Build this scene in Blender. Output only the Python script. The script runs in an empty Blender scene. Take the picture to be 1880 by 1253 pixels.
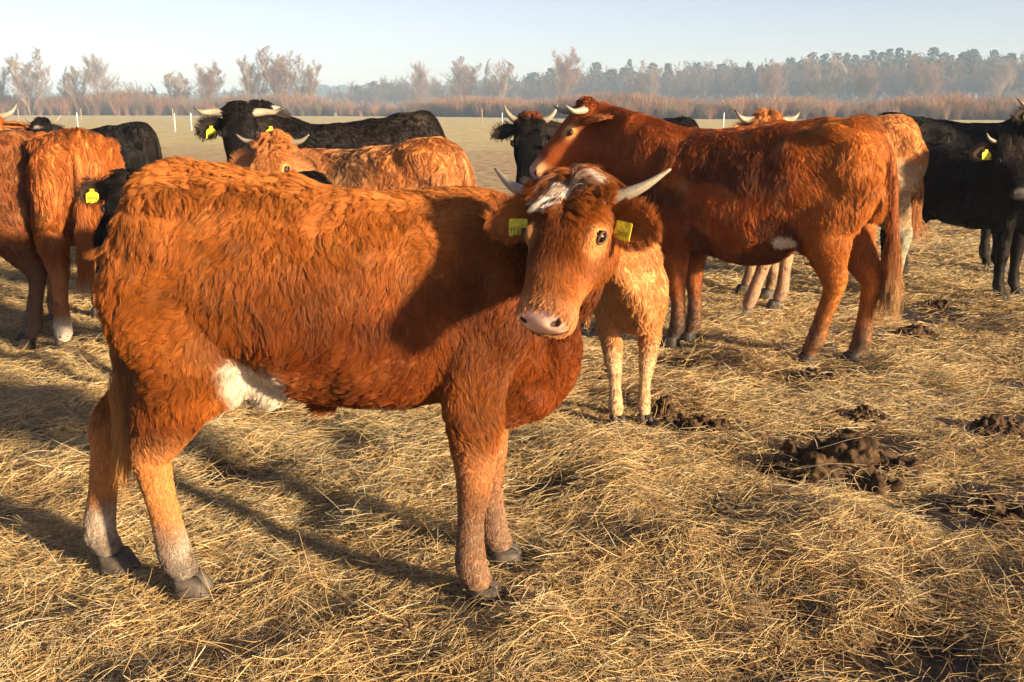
import bpy, bmesh, math, random
import numpy as np
from mathutils import Vector, Matrix, kdtree
from mathutils.bvhtree import BVHTree

# ------------------------------------------------------------------ camera, sky, sun, exposure
scene = bpy.context.scene
COL = scene.collection
rad = math.radians

CAM_H, PITCH = 1.5, 13.1
cam_data = bpy.data.cameras.new('camera')
cam_data.lens, cam_data.sensor_width = 35.0, 36.0
cam_data.clip_start, cam_data.clip_end = 0.05, 6000.0
cam = bpy.data.objects.new('camera', cam_data)
cam.location = (0, 0, CAM_H)
cam.rotation_euler = (rad(90 - PITCH), 0, 0)
COL.objects.link(cam)
scene.camera = cam

SUN_ELEV = 13.5
SUN_AZ = (0.80, -0.60)                     # horizontal direction towards the sun (right of and behind the camera)
world = bpy.data.worlds.new('World')
scene.world = world
world.use_nodes = True
wn = world.node_tree.nodes
sky = wn.new('ShaderNodeTexSky')
sky.sky_type = 'NISHITA'
sky.sun_disc = False
sky.sun_elevation = rad(SUN_ELEV)
sky.sun_rotation = math.atan2(SUN_AZ[0], SUN_AZ[1])
sky.air_density, sky.dust_density, sky.ozone_density = 0.7, 0.7, 0.5
tint = wn.new('ShaderNodeMix'); tint.data_type = 'RGBA'; tint.blend_type = 'MULTIPLY'; tint.inputs[0].default_value = 1.0
tint.inputs[7].default_value = (1.10, 0.95, 1.0, 1)                # even tint over the whole sky: more red, less green
hsv = wn.new('ShaderNodeHueSaturation'); hsv.inputs['Saturation'].default_value = .9
world.node_tree.links.new(sky.outputs[0], tint.inputs[6])
world.node_tree.links.new(tint.outputs[2], hsv.inputs['Color'])
world.node_tree.links.new(hsv.outputs[0], wn['Background'].inputs[0])
wn['Background'].inputs[1].default_value = 0.05

sun_data = bpy.data.lights.new('sun', 'SUN')
sun_data.energy, sun_data.angle = 5.0, rad(3.5)
sun_data.color = (1.0, 0.76, 0.47)
sun = bpy.data.objects.new('sun', sun_data)
ce = math.cos(rad(SUN_ELEV))
to_sun = Vector((SUN_AZ[0] * ce, SUN_AZ[1] * ce, math.sin(rad(SUN_ELEV))))
sun.rotation_euler = to_sun.to_track_quat('Z', 'Y').to_euler()
sun.location = to_sun * 60
COL.objects.link(sun)

vs = scene.view_settings
vs.view_transform, vs.look, vs.exposure, vs.gamma = 'Standard', 'None', 1.87, 1.0
vs.use_curve_mapping = False
scene.cycles.use_denoising = True
scene.cycles.use_adaptive_sampling = True
scene.cycles.adaptive_threshold = 0.03
scene.cycles.max_bounces = 8
scene.cycles.diffuse_bounces = 3
scene.cycles.glossy_bounces = 4
scene.cycles.transmission_bounces = 6
scene.cycles.volume_bounces = 0
scene.cycles_curves.shape = 'RIBBONS'
scene.cycles_curves.subdivisions = 2
scene.render.use_persistent_data = False

HAZE = .0009
rng = np.random.default_rng(7)

# ------------------------------------------------------------------ numeric helpers
def nrm(a):
    a = np.asarray(a, float)
    return a / np.maximum(np.linalg.norm(a, axis=-1, keepdims=True), 1e-9)

def _hash(ix, iy, iz, seed):
    h = (ix * 374761393 + iy * 668265263 + iz * 2147483647 + seed * 974711) & 0xffffffff
    h = ((h ^ (h >> 13)) * 1274126177) & 0xffffffff
    h = (h ^ (h >> 16)) & 0xffff
    return h / 65535.0

def noise3(p, seed=0):                     # value noise, 0..1
    p = np.asarray(p, float)
    i = np.floor(p).astype(np.int64)
    f = p - i
    f = f * f * (3 - 2 * f)
    out = 0
    for dx in (0, 1):
        wx = f[:, 0] if dx else 1 - f[:, 0]
        for dy in (0, 1):
            wy = f[:, 1] if dy else 1 - f[:, 1]
            for dz in (0, 1):
                wz = f[:, 2] if dz else 1 - f[:, 2]
                out = out + wx * wy * wz * _hash(i[:, 0] + dx, i[:, 1] + dy, i[:, 2] + dz, seed)
    return out

def noise2(x, y, seed=0):
    return noise3(np.stack([x, y, np.zeros_like(x) + .37], 1), seed)

def sstep(a, b, x):
    t = np.clip((x - a) / (b - a), 0, 1)
    return t * t * (3 - 2 * t)

def crs(P, n):                             # Catmull-Rom resampling of control rows
    P = np.asarray(P, float)
    Q = np.vstack([2 * P[0] - P[1], P, 2 * P[-1] - P[-2]])
    out = []
    for i in range(1, len(Q) - 2):
        for t in np.linspace(0, 1, n, endpoint=False):
            a, b, c, d = Q[i - 1], Q[i], Q[i + 1], Q[i + 2]
            out.append(.5 * (2 * b + (c - a) * t + (2 * a - 5 * b + 4 * c - d) * t * t + (3 * b - a - 3 * c + d) * t ** 3))
    out.append(P[-1])
    return np.array(out)

def seg_dist(p, poly):                     # distance of points to a polyline
    best = np.full(len(p), 1e9)
    for a, b in zip(poly[:-1], poly[1:]):
        ab = b - a
        t = np.clip(((p - a) @ ab) / max(ab @ ab, 1e-9), 0, 1)
        best = np.minimum(best, np.linalg.norm(p - (a + t[:, None] * ab), axis=1))
    return best

class MB:                                  # collects verts / faces for ONE mesh
    def __init__(self):
        self.v, self.f, self.n = [], [], 0
    def add(self, v, f):
        self.v.append(np.asarray(v, float).reshape(-1, 3))
        self.f.extend([tuple(int(i) + self.n for i in q) for q in f])
        self.n += len(self.v[-1])
    def rings(self, R):                    # R: list of (M,3) rings, closed tube with capped ends
        R = np.asarray(R)
        k, M = R.shape[:2]
        v = np.vstack([R.reshape(-1, 3), R[0].mean(0), R[-1].mean(0)])
        f = []
        for i in range(k - 1):
            for j in range(M):
                j2 = (j + 1) % M
                f.append((i * M + j, i * M + j2, (i + 1) * M + j2, (i + 1) * M + j))
        for j in range(M):
            j2 = (j + 1) % M
            f.append((k * M, j2, j))
            f.append((k * M + 1, (k - 1) * M + j, (k - 1) * M + j2))
        self.add(v, f)
    def tube(self, pts, r, M=6, squash=1.0, up=(0, 0, 1)):
        pts = np.asarray(pts, float)
        r = np.broadcast_to(np.asarray(r, float), (len(pts),))
        tan = nrm(np.gradient(pts, axis=0))
        up = np.asarray(up, float)
        R = []
        prev = None
        for p, t, q in zip(pts, tan, r):
            a = np.cross(up, t) if prev is None else prev - t * (prev @ t)
            if np.linalg.norm(a) < 1e-4:
                a = np.cross((1, 0, .1), t)
            a = nrm(a)
            prev = a
            b = np.cross(t, a)
            th = np.linspace(0, 2 * math.pi, M, endpoint=False)
            R.append(p + q * (np.cos(th)[:, None] * a + squash * np.sin(th)[:, None] * b))
        self.rings(R)
    def ellipsoid(self, c, ax, r, M=14, K=9):
        c = np.asarray(c, float)
        A = [np.asarray(a, float) for a in ax]
        R = []
        for ph in np.linspace(-math.pi / 2 * .93, math.pi / 2 * .93, K):
            th = np.linspace(0, 2 * math.pi, M, endpoint=False)
            R.append(c + math.sin(ph) * r[0] * A[0] + math.cos(ph) * (np.cos(th)[:, None] * r[1] * A[1] + np.sin(th)[:, None] * r[2] * A[2]))
        self.rings(R)
    def mesh(self, name):
        me = bpy.data.meshes.new(name)
        v = np.vstack(self.v)
        me.from_pydata(v.tolist(), [], self.f)
        me.update()
        return me
    def build(self, name, mat, parent=None, smooth=True):
        me = self.mesh(name)
        if smooth:
            me.polygons.foreach_set('use_smooth', np.ones(len(me.polygons), bool))
        me.materials.append(mat)
        return link(bpy.data.objects.new(name, me), parent)

def link(o, parent=None):
    COL.objects.link(o)
    if parent is not None:
        o.parent = parent
    return o

def tag(o, label=None, cat=None, group=None, kind=None):
    if label: o['label'] = label
    if cat: o['category'] = cat
    if group: o['group'] = group
    if kind: o['kind'] = kind
    return o

def empty(name, loc, rz=0.0):
    o = bpy.data.objects.new(name, None)
    o.location = loc
    o.rotation_euler = (0, 0, rz)
    o.empty_display_size = .2
    COL.objects.link(o)
    return o

def fast_mesh(name, V, tris):
    me = bpy.data.meshes.new(name)
    V = np.asarray(V, np.float32); tris = np.asarray(tris, np.int32)
    k = tris.shape[1]
    me.vertices.add(len(V)); me.vertices.foreach_set('co', V.ravel())
    me.loops.add(tris.size); me.loops.foreach_set('vertex_index', tris.ravel())
    me.polygons.add(len(tris)); me.polygons.foreach_set('loop_start', np.arange(0, tris.size, k, dtype=np.int32))
    me.update(calc_edges=True)
    return me

# ------------------------------------------------------------------ materials
def mat(name):
    m = bpy.data.materials.new(name)
    m.use_nodes = True
    return m, m.node_tree.nodes, m.node_tree.links

def plain(name, col, rough=.7, noise=0.0, scale=20.0, spec=.3, coat=0):
    m, n, l = mat(name)
    b = n['Principled BSDF']
    b.inputs['Roughness'].default_value = rough
    b.inputs['Specular IOR Level'].default_value = spec
    b.inputs['Coat Weight'].default_value = coat
    if noise:
        tc = n.new('ShaderNodeTexCoord'); t = n.new('ShaderNodeTexNoise'); r = n.new('ShaderNodeValToRGB')
        t.inputs['Scale'].default_value = scale; t.inputs['Detail'].default_value = 5
        l.new(tc.outputs['Object'], t.inputs['Vector'])
        r.color_ramp.elements[0].position, r.color_ramp.elements[1].position = .3, .7
        r.color_ramp.elements[0].color = (*[c * (1 - noise) for c in col], 1)
        r.color_ramp.elements[1].color = (*[min(1, c * (1 + noise)) for c in col], 1)
        l.new(t.outputs['Fac'], r.inputs['Fac']); l.new(r.outputs[0], b.inputs['Base Color'])
        bp = n.new('ShaderNodeBump'); bp.inputs['Strength'].default_value = .35; bp.inputs['Distance'].default_value = .01
        l.new(t.outputs['Fac'], bp.inputs['Height']); l.new(bp.outputs[0], b.inputs['Normal'])
    else:
        b.inputs['Base Color'].default_value = (*col, 1)
    return m

def attr_mat(name, attr, rough=.8, spec=.2, hair=False, trans=0.0):
    m, n, l = mat(name)
    a = n.new('ShaderNodeAttribute'); a.attribute_name = attr
    if hair:
        b = n['Principled BSDF']
        b.inputs['Roughness'].default_value = .48
        b.inputs['Specular IOR Level'].default_value = .22
        l.new(a.outputs['Color'], b.inputs['Base Color'])
        t = n.new('ShaderNodeBsdfTranslucent'); mx = n.new('ShaderNodeMixShader')
        l.new(a.outputs['Color'], t.inputs['Color'])
        mx.inputs[0].default_value = .30
        l.new(b.outputs[0], mx.inputs[1]); l.new(t.outputs[0], mx.inputs[2])
        l.new(mx.outputs[0], n['Material Output'].inputs['Surface'])
    else:
        b = n['Principled BSDF']
        b.inputs['Roughness'].default_value = rough
        b.inputs['Specular IOR Level'].default_value = spec
        l.new(a.outputs['Color'], b.inputs['Base Color'])
        if trans:
            t = n.new('ShaderNodeBsdfTranslucent'); mx = n.new('ShaderNodeMixShader')
            l.new(a.outputs['Color'], t.inputs['Color'])
            mx.inputs[0].default_value = trans
            l.new(b.outputs[0], mx.inputs[1]); l.new(t.outputs[0], mx.inputs[2])
            l.new(mx.outputs[0], n['Material Output'].inputs['Surface'])
    return m

M_FUR = attr_mat('fur', 'coat_color', hair=True)
M_FURB = attr_mat('fur_black', 'coat_color', hair=True)
M_FURB.node_tree.nodes['Principled BSDF'].inputs['Specular IOR Level'].default_value = .05
M_SKIN = attr_mat('skin', 'coat_color', rough=.75)
M_HAY = attr_mat('hay', 'straw_color', rough=.75, spec=.15, trans=.28)
M_EYE = plain('eye', (.006, .004, .003), .26, spec=.25)
M_LID = plain('eyelid_brown', (.07, .028, .013), .5)
M_LIDB = plain('eyelid_black', (.008, .007, .007), .4)
M_NOSTRIL = plain('nostril', (.030, .010, .008), .5)
M_HOOF = plain('hoof', (.060, .048, .038), .6, .5, 30)
M_HOOFD = plain('hoof_dark', (.03, .026, .022), .6, .4, 30)
M_TAGP = plain('tag_yellow', (.60, .49, .03), .5, .25, 90)
M_INK = plain('tag_ink', (.22, .17, .012), .6)
M_EARIN = plain('ear_inside', (.20, .07, .035), .7, .3, 30)

def horn_mat(name, base, tip):
    m, n, l = mat(name)
    b = n['Principled BSDF']; b.inputs['Roughness'].default_value = .42
    a = n.new('ShaderNodeAttribute'); a.attribute_name = 'along'
    r = n.new('ShaderNodeValToRGB')
    e = r.color_ramp.elements
    e[0].position, e[0].color = .0, (*base, 1)
    e[1].position, e[1].color = .97, (*tip, 1)
    k = e.new(.62); k.color = (*[c * 1.1 for c in base], 1)
    t = n.new('ShaderNodeTexNoise'); t.inputs['Scale'].default_value = 42; t.inputs['Detail'].default_value = 8
    mx = n.new('ShaderNodeMix'); mx.data_type = 'RGBA'; mx.blend_type = 'MULTIPLY'; mx.inputs[0].default_value = .7
    l.new(a.outputs['Fac'], r.inputs['Fac']); l.new(r.outputs[0], mx.inputs[6])
    r2 = n.new('ShaderNodeValToRGB'); r2.color_ramp.elements[0].color = (.35, .3, .25, 1); r2.color_ramp.elements[0].position = .35; r2.color_ramp.elements[1].position = .6
    l.new(t.outputs['Fac'], r2.inputs['Fac']); l.new(r2.outputs[0], mx.inputs[7])
    l.new(mx.outputs[2], b.inputs['Base Color'])
    bp = n.new('ShaderNodeBump'); bp.inputs['Strength'].default_value = .3; bp.inputs['Distance'].default_value = .004
    l.new(t.outputs['Fac'], bp.inputs['Height']); l.new(bp.outputs[0], b.inputs['Normal'])
    return m
M_HORN = horn_mat('horn_grey', (.27, .235, .18), (.24, .21, .15))
M_HORND = horn_mat('horn_dark_tip', (.36, .31, .23), (.02, .018, .016))

# ------------------------------------------------------------------ ground
MUD = [  # x, y, radius, strength: trampled wet patches
    (1.55, 4.35, .42, 1.0), (2.05, 3.75, .45, .9), (2.6, 4.6, .35, .9), (.98, 4.55, .28, .9), (2.3, 3.45, .3, .8), (2.8, 5.3, .45, .6),
    (1.1, 2.5, .34, .9), (.75, 2.42, .22, .7), (1.5, 2.75, .22, .4), (-.9, 2.5, .18, .5), (-.35, 2.44, .2, .5), (1.0, 5.9, .3, .6), (2.3, 6.9, .5, .6),
    (-.25, 3.35, .32, .4), (.15, 3.75, .28, .5), (-.7, 3.55, .35, .4), (1.9, 5.6, .3, .7), (3.2, 7.4, .7, .6), (.6, 6.8, .5, .5), (-2.6, 5.4, .6, .4), (1.25, 3.95, .22, .5), (1.75, 3.55, .5, .7), (2.5, 3.9, .5, .7), (1.0, 2.75, .3, .6), (1.6, 2.4, .3, .7), (.35, 3.15, .2, .4), (-1.2, 3.9, .3, .5), (1.9, 6.3, .5, .5), (-.06, 2.86, .13, .55), (-1.0, 2.93, .13, .55), (-1.32, 3.1, .13, .5), (0., 3.12, .12, .5)]

def mudmask(x, y):
    m = np.zeros_like(x)
    for a, b, r, s in MUD:
        m = np.maximum(m, s * np.exp(-(((x - a) / r) ** 2 + ((y - b) / (r * .7)) ** 2) * 1.3))
    return 1.2 * m * (.5 + 1.0 * noise2(x * 5, y * 5, 5))

HEAPS = [(.55, 3.15, .38, .085), (.30, 4.0, .45, .06), (1.35, 3.35, .3, .05), (.95, 2.95, .35, .05), (-1.5, 4.2, .5, .06), (-1.35, 2.55, .35, .03),
         (1.95, 3.0, .4, .05), (-.55, 4.1, .4, .05), (.35, 3.62, .3, .06), (-2.3, 4.9, .6, .07), (2.9, 3.9, .4, .05), (.15, 2.45, .3, .03)]

PRINTS = [(-.095, 2.85), (-.03, 3.13), (-1.03, 2.92), (-1.34, 3.09), (.63, 4.72), (.73, 4.72), (1.81, 5.87), (2.1, 5.92), (1.08, 6.36), (1.2, 6.5)]   # where hooves have pressed the hay down
def gh(x, y):                              # ground height
    x = np.atleast_1d(np.asarray(x, float)); y = np.atleast_1d(np.asarray(y, float))
    near = 1 - sstep(9, 22, np.hypot(x, y))
    h = (noise2(x * 1.3, y * 1.3, 1) - .5) * .05 + (noise2(x * 4, y * 4, 2) - .5) * .035 + (noise2(x * 11, y * 11, 3) - .5) * .014
    for a, b, r, k in HEAPS:
        h = h + k * np.exp(-(((x - a) / r) ** 2 + ((y - b) / (r * .7)) ** 2) * 1.6)
    h = h - .02 * mudmask(x, y)
    for a, b in PRINTS:
        g = np.exp(-(((x - a) / .11) ** 2 + ((y - b) / .11) ** 2))
        h = h * (1 - g) - .014 * g
    return h * near

def build_ground():
    ys = np.concatenate([np.linspace(-60, 1.4, 24, endpoint=False), np.linspace(1.4, 7, 190, endpoint=False), np.linspace(7, 14, 110, endpoint=False), np.geomspace(14, 1400, 70)])
    us = np.concatenate([-np.geomspace(2.2, .62, 20)[:-1], np.linspace(-.62, .62, 220), np.geomspace(.62, 2.2, 20)[1:]])
    Y, U = np.meshgrid(ys, us, indexing='ij')
    X = U * np.maximum(np.abs(Y) * .98, 3.0)
    x, y = X.ravel(), Y.ravel()
    z = gh(x, y)
    k, m = len(ys), len(us)
    idx = np.arange(k * m).reshape(k, m)
    q = np.stack([idx[:-1, :-1], idx[:-1, 1:], idx[1:, 1:], idx[1:, :-1]], -1).reshape(-1, 4)
    me = fast_mesh('ground', np.stack([x, y, z], 1), q)
    me.polygons.foreach_set('use_smooth', np.ones(len(me.polygons), bool))
    a = me.attributes.new('mud', 'FLOAT', 'POINT')
    a.data.foreach_set('value', np.clip(mudmask(x, y), 0, 1).astype(np.float32))
    mt, n, l = mat('trampled_field')
    b = n['Principled BSDF']; b.inputs['Roughness'].default_value = .85; b.inputs['Specular IOR Level'].default_value = .2
    g = n.new('ShaderNodeNewGeometry'); sp = n.new('ShaderNodeSeparateXYZ'); l.new(g.outputs['Position'], sp.inputs[0])
    def noise(scale, det=6, stretch=None):
        t = n.new('ShaderNodeTexNoise'); t.inputs['Scale'].default_value = scale; t.inputs['Detail'].default_value = det
        if stretch:
            mp = n.new('ShaderNodeMapping'); mp.inputs['Scale'].default_value = stretch
            l.new(g.outputs['Position'], mp.inputs[0]); l.new(mp.outputs[0], t.inputs['Vector'])
        else:
            l.new(g.outputs['Position'], t.inputs['Vector'])
        return t.outputs['Fac']
    def ramp(src, stops):
        r = n.new('ShaderNodeValToRGB'); e = r.color_ramp.elements
        e[0].position, e[0].color = stops[0][0], (*stops[0][1], 1)
        e[1].position, e[1].color = stops[-1][0], (*stops[-1][1], 1)
        for p, c in stops[1:-1]:
            k = e.new(p); k.color = (*c, 1)
        l.new(src, r.inputs[0]); return r.outputs[0]
    def mix(f, a_, b_, mode='MIX'):
        mx = n.new('ShaderNodeMix'); mx.data_type = 'RGBA'; mx.blend_type = mode
        if isinstance(f, float): mx.inputs[0].default_value = f
        else: l.new(f, mx.inputs[0])
        l.new(a_, mx.inputs[6]); l.new(b_, mx.inputs[7]); return mx.outputs[2]
    def rng_(src, a0, a1):
        r = n.new('ShaderNodeMapRange'); r.interpolation_type = 'SMOOTHSTEP'
        r.inputs[1].default_value, r.inputs[2].default_value = a0, a1
        l.new(src, r.inputs[0]); return r.outputs[0]
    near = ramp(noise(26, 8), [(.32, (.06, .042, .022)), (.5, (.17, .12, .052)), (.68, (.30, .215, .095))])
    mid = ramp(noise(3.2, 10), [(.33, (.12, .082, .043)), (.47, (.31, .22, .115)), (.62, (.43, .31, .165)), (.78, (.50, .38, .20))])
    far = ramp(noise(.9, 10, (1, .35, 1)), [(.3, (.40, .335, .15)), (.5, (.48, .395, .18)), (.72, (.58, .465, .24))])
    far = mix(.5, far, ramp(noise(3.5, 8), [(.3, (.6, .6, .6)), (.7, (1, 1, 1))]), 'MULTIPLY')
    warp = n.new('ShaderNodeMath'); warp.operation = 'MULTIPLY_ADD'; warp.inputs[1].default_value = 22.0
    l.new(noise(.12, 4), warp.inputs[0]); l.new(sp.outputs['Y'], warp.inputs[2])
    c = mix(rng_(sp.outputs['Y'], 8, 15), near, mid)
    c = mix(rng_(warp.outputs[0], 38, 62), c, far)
    md = n.new('ShaderNodeAttribute'); md.attribute_name = 'mud'
    wet = ramp(noise(14, 8), [(.35, (.014, .010, .007)), (.65, (.05, .034, .022))])
    mfac = rng_(md.outputs['Fac'], .25, .6)
    c = mix(mfac, c, wet)
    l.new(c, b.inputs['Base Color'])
    rr = n.new('ShaderNodeMapRange'); l.new(mfac, rr.inputs[0]); rr.inputs[3].default_value = .85; rr.inputs[4].default_value = .42
    l.new(rr.outputs[0], b.inputs['Roughness'])
    bp = n.new('ShaderNodeBump'); bp.inputs['Strength'].default_value = .8; bp.inputs['Distance'].default_value = .03
    l.new(noise(18, 10), bp.inputs['Height']); l.new(bp.outputs[0], b.inputs['Normal'])
    me.materials.append(mt)
    o = link(bpy.data.objects.new('ground', me))
    tag(o, 'trampled winter pasture under the herd fading to pale green grass', kind='structure')
build_ground()

# ------------------------------------------------------------------ strand objects (hair curves)
def strands(name, P, radius, color, attr, material, parent=None):
    """P (n,K,3) points; radius (n,K); color (n,K,3)."""
    n, K = P.shape[:2]
    cu = bpy.data.hair_curves.new(name)
    cu.add_curves([K] * n)
    cu.attributes['position'].data.foreach_set('vector', np.ascontiguousarray(P, np.float32).ravel())
    a = cu.attributes.get('radius') or cu.attributes.new('radius', 'FLOAT', 'POINT')
    a.data.foreach_set('value', np.ascontiguousarray(radius, np.float32).ravel())
    c = cu.attributes.new(attr, 'FLOAT_COLOR', 'POINT')
    rgba = np.ones((n, K, 4), np.float32); rgba[..., :3] = color
    c.data.foreach_set('color', rgba.ravel())
    cu.materials.append(material)
    return link(bpy.data.objects.new(name, cu), parent)

def rot_about(t, n, ang):
    return t * np.cos(ang)[:, None] + np.cross(n, t) * np.sin(ang)[:, None]

def nearest(src, pts):
    kd = kdtree.KDTree(len(src))
    for i, p in enumerate(src): kd.insert(p, i)
    kd.balance()
    f = kd.find
    return np.fromiter((f(p)[1] for p in pts), np.int64, len(pts))

def grow_fur(name, parent, P, N, T, L, C, width, lift=.35, droop=.5, swirl=1.0, swirl_scale=.12, curl=.3, clump=.6, clump_size=14, K=6, seed=1, big=0.0, tip=1.15):
    r = np.random.default_rng(seed)
    n = len(P)
    t = nrm(T - N * np.sum(T * N, 1, keepdims=True))
    a = (noise3(P / swirl_scale + 17.3, seed) - .5) * 2 + .6 * (noise3(P / (swirl_scale * .4), seed + 1) - .5) * 2
    t = rot_about(t, N, a * swirl + r.normal(0, .12, n))
    g = r.choice(n, max(8, n // clump_size), replace=False)
    gi = nearest(P[g], P)
    ph = r.uniform(0, 6.28, len(g))[gi] + r.normal(0, .25, n)
    gl = r.uniform(.72, 1.25, len(g))[gi]
    gc = r.normal(1, .10, len(g))[gi]
    gcurl = (curl * r.uniform(.2, 1.5, len(g)))[gi]
    glift = (r.uniform(.55, 1.5, len(g)))[gi] * lift
    Lh = L * gl * r.uniform(.75, 1.15, n)
    side = np.cross(N, t)
    pos = np.empty((n, K, 3)); pos[:, 0] = P - N * .002
    grav = np.array([0, 0, -1.0])
    step = (Lh / (K - 1))[:, None]
    for k in range(1, K):
        s = (k - .5) / (K - 1)
        d = t + N * (glift * (1.0 - 1.25 * s))[:, None] + grav * droop * s + side * (gcurl * np.sin(ph + 4.5 * s))[:, None]
        pos[:, k] = pos[:, k - 1] + nrm(d) * step
    s = np.linspace(0, 1, K)
    base = pos.copy()
    gk = np.clip(clump * r.uniform(.45, 1.25, len(g)), 0, .95)[gi]
    off = base[g][gi] - pos
    lim = np.clip((Lh * .55)[:, None, None] / np.maximum(np.linalg.norm(off, axis=2, keepdims=True), 1e-6), 0, 1)
    pos += off * lim * (gk[:, None] * s[None, :] ** 1.2)[..., None]
    if big:
        g2 = r.choice(n, max(6, n // (clump_size * 9)), replace=False)
        gi2 = nearest(P[g2], P)
        off = base[g2][gi2] - pos
        lim = np.clip(.05 / np.maximum(np.linalg.norm(off, axis=2, keepdims=True), 1e-6), 0, 1)
        pos += off * lim * (big * s ** 1.6)[None, :, None]
    hgt = np.einsum('nkd,nd->nk', pos - P[:, None], N)
    hmin = (Lh[:, None] * .16 + .0012) * (s * (1.3 - .45 * s))[None, :]
    pos += N[:, None, :] * np.maximum(0, hmin - hgt)[..., None]
    R = width * .5 * (1 - .8 * s ** 2)[None, :] * r.uniform(.7, 1.3, n)[:, None]
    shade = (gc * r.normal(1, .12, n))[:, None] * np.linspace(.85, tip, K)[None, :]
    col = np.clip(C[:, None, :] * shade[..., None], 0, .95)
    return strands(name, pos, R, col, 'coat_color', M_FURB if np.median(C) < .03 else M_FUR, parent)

def sample_surface(V, tris, n, dens, r):
    a, b, c = V[tris[:, 0]], V[tris[:, 1]], V[tris[:, 2]]
    area = np.linalg.norm(np.cross(b - a, c - a), axis=1) * .5 * dens[tris].mean(1)
    cum = np.cumsum(area)
    i = np.searchsorted(cum, r.uniform(0, cum[-1], n))
    i = np.minimum(i, len(tris) - 1)
    u, v = r.random(n), r.random(n)
    fl = u + v > 1
    u[fl], v[fl] = 1 - u[fl], 1 - v[fl]
    W = np.stack([1 - u - v, u, v], 1)
    return tris[i], W

# ------------------------------------------------------------------ cattle
TH = np.linspace(0, 2 * math.pi, 28, endpoint=False)
def sring(c, A, B, ra, bt, bb, n=2.4):
    cs, sn = np.cos(TH), np.sin(TH)
    x = np.sign(cs) * np.abs(cs) ** (2 / n) * ra
    y = np.sign(sn) * np.abs(sn) ** (2 / n)
    y = np.where(y > 0, y * bt, y * bb)
    return np.asarray(c) + x[:, None] * np.asarray(A) + y[:, None] * np.asarray(B)

TORSO = np.array([  # x, top, bottom, half width, height of the widest line
    (-.665, 1.17, 1.02, .05, 1.10), (-.64, 1.25, .92, .125, 1.08), (-.59, 1.315, .82, .20, 1.05), (-.515, 1.350, .77, .245, 1.02), (-.40, 1.342, .755, .262, .99),
    (-.24, 1.312, .69, .278, .96), (-.12, 1.30, .625, .285, .94), (.0, 1.275, .605, .287, .92), (.2, 1.26, .60, .275, .92), (.36, 1.265, .615, .245, .93), (.48, 1.262, .63, .215, .93),
    (.60, 1.22, .64, .18, .92), (.70, 1.11, .68, .13, .90), (.755, 1.00, .75, .06, .88)])
FRONT = np.array([(.44, .11, 1.10, .13, .06), (.49, .155, .92, .14, .08), (.44, .16, .72, .105, .075), (.45, .15, .56, .078, .068), (.458, .145, .41, .056, .058),
                  (.452, .145, .28, .039, .040), (.457, .145, .145, .047, .050), (.475, .145, .10, .042, .046), (.49, .145, .068, .038, .042)])
FRONT_W = np.array([0, 0, .12, .4, .62, .82, .97, 1, 1])
HIND = np.array([(-.48, .11, 1.12, .19, .10), (-.465, .165, .93, .20, .10), (-.45, .18, .77, .165, .09), (-.53, .165, .63, .108, .072), (-.62, .15, .50, .070, .054),
                 (-.63, .15, .43, .052, .046), (-.62, .15, .29, .043, .042), (-.61, .15, .15, .050, .050), (-.59, .15, .10, .043, .046), (-.575, .15, .068, .039, .042)])
HIND_W = np.array([0, .05, .15, .4, .66, .73, .87, 1, 1, 1])
HEAD = np.array([  # along the face, top, bottom, half width
    (-.085, .00, -.09, .045), (-.055, .045, -.12, .080), (.0, .068, -.145, .106), (.06, .074, -.165, .116), (.12, .072, -.178, .119), (.18, .063, -.178, .111), (.24, .052, -.162, .098),
    (.30, .044, -.138, .083), (.36, .038, -.122, .077), (.41, .037, -.116, .080), (.445, .028, -.110, .082), (.468, .002, -.092, .062), (.474, -.022, -.068, .034)])

def text_mesh(body, size):
    cu = bpy.data.curves.new('tag_number', 'FONT')
    cu.body = body; cu.size = size; cu.align_x = 'CENTER'; cu.align_y = 'CENTER'; cu.extrude = .0004; cu.resolution_u = 2
    cu.offset = size * .018
    o = bpy.data.objects.new('tmp', cu); COL.objects.link(o)
    dg = bpy.context.evaluated_depsgraph_get()
    me = bpy.data.meshes.new_from_object(o.evaluated_get(dg))
    bpy.data.objects.remove(o); bpy.data.curves.remove(cu)
    return me

def frame_mesh_obj(name, V, F, material, parent, smooth=True):
    mb = MB(); mb.add(V, F)
    return mb.build(name, material, parent, smooth)

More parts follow.
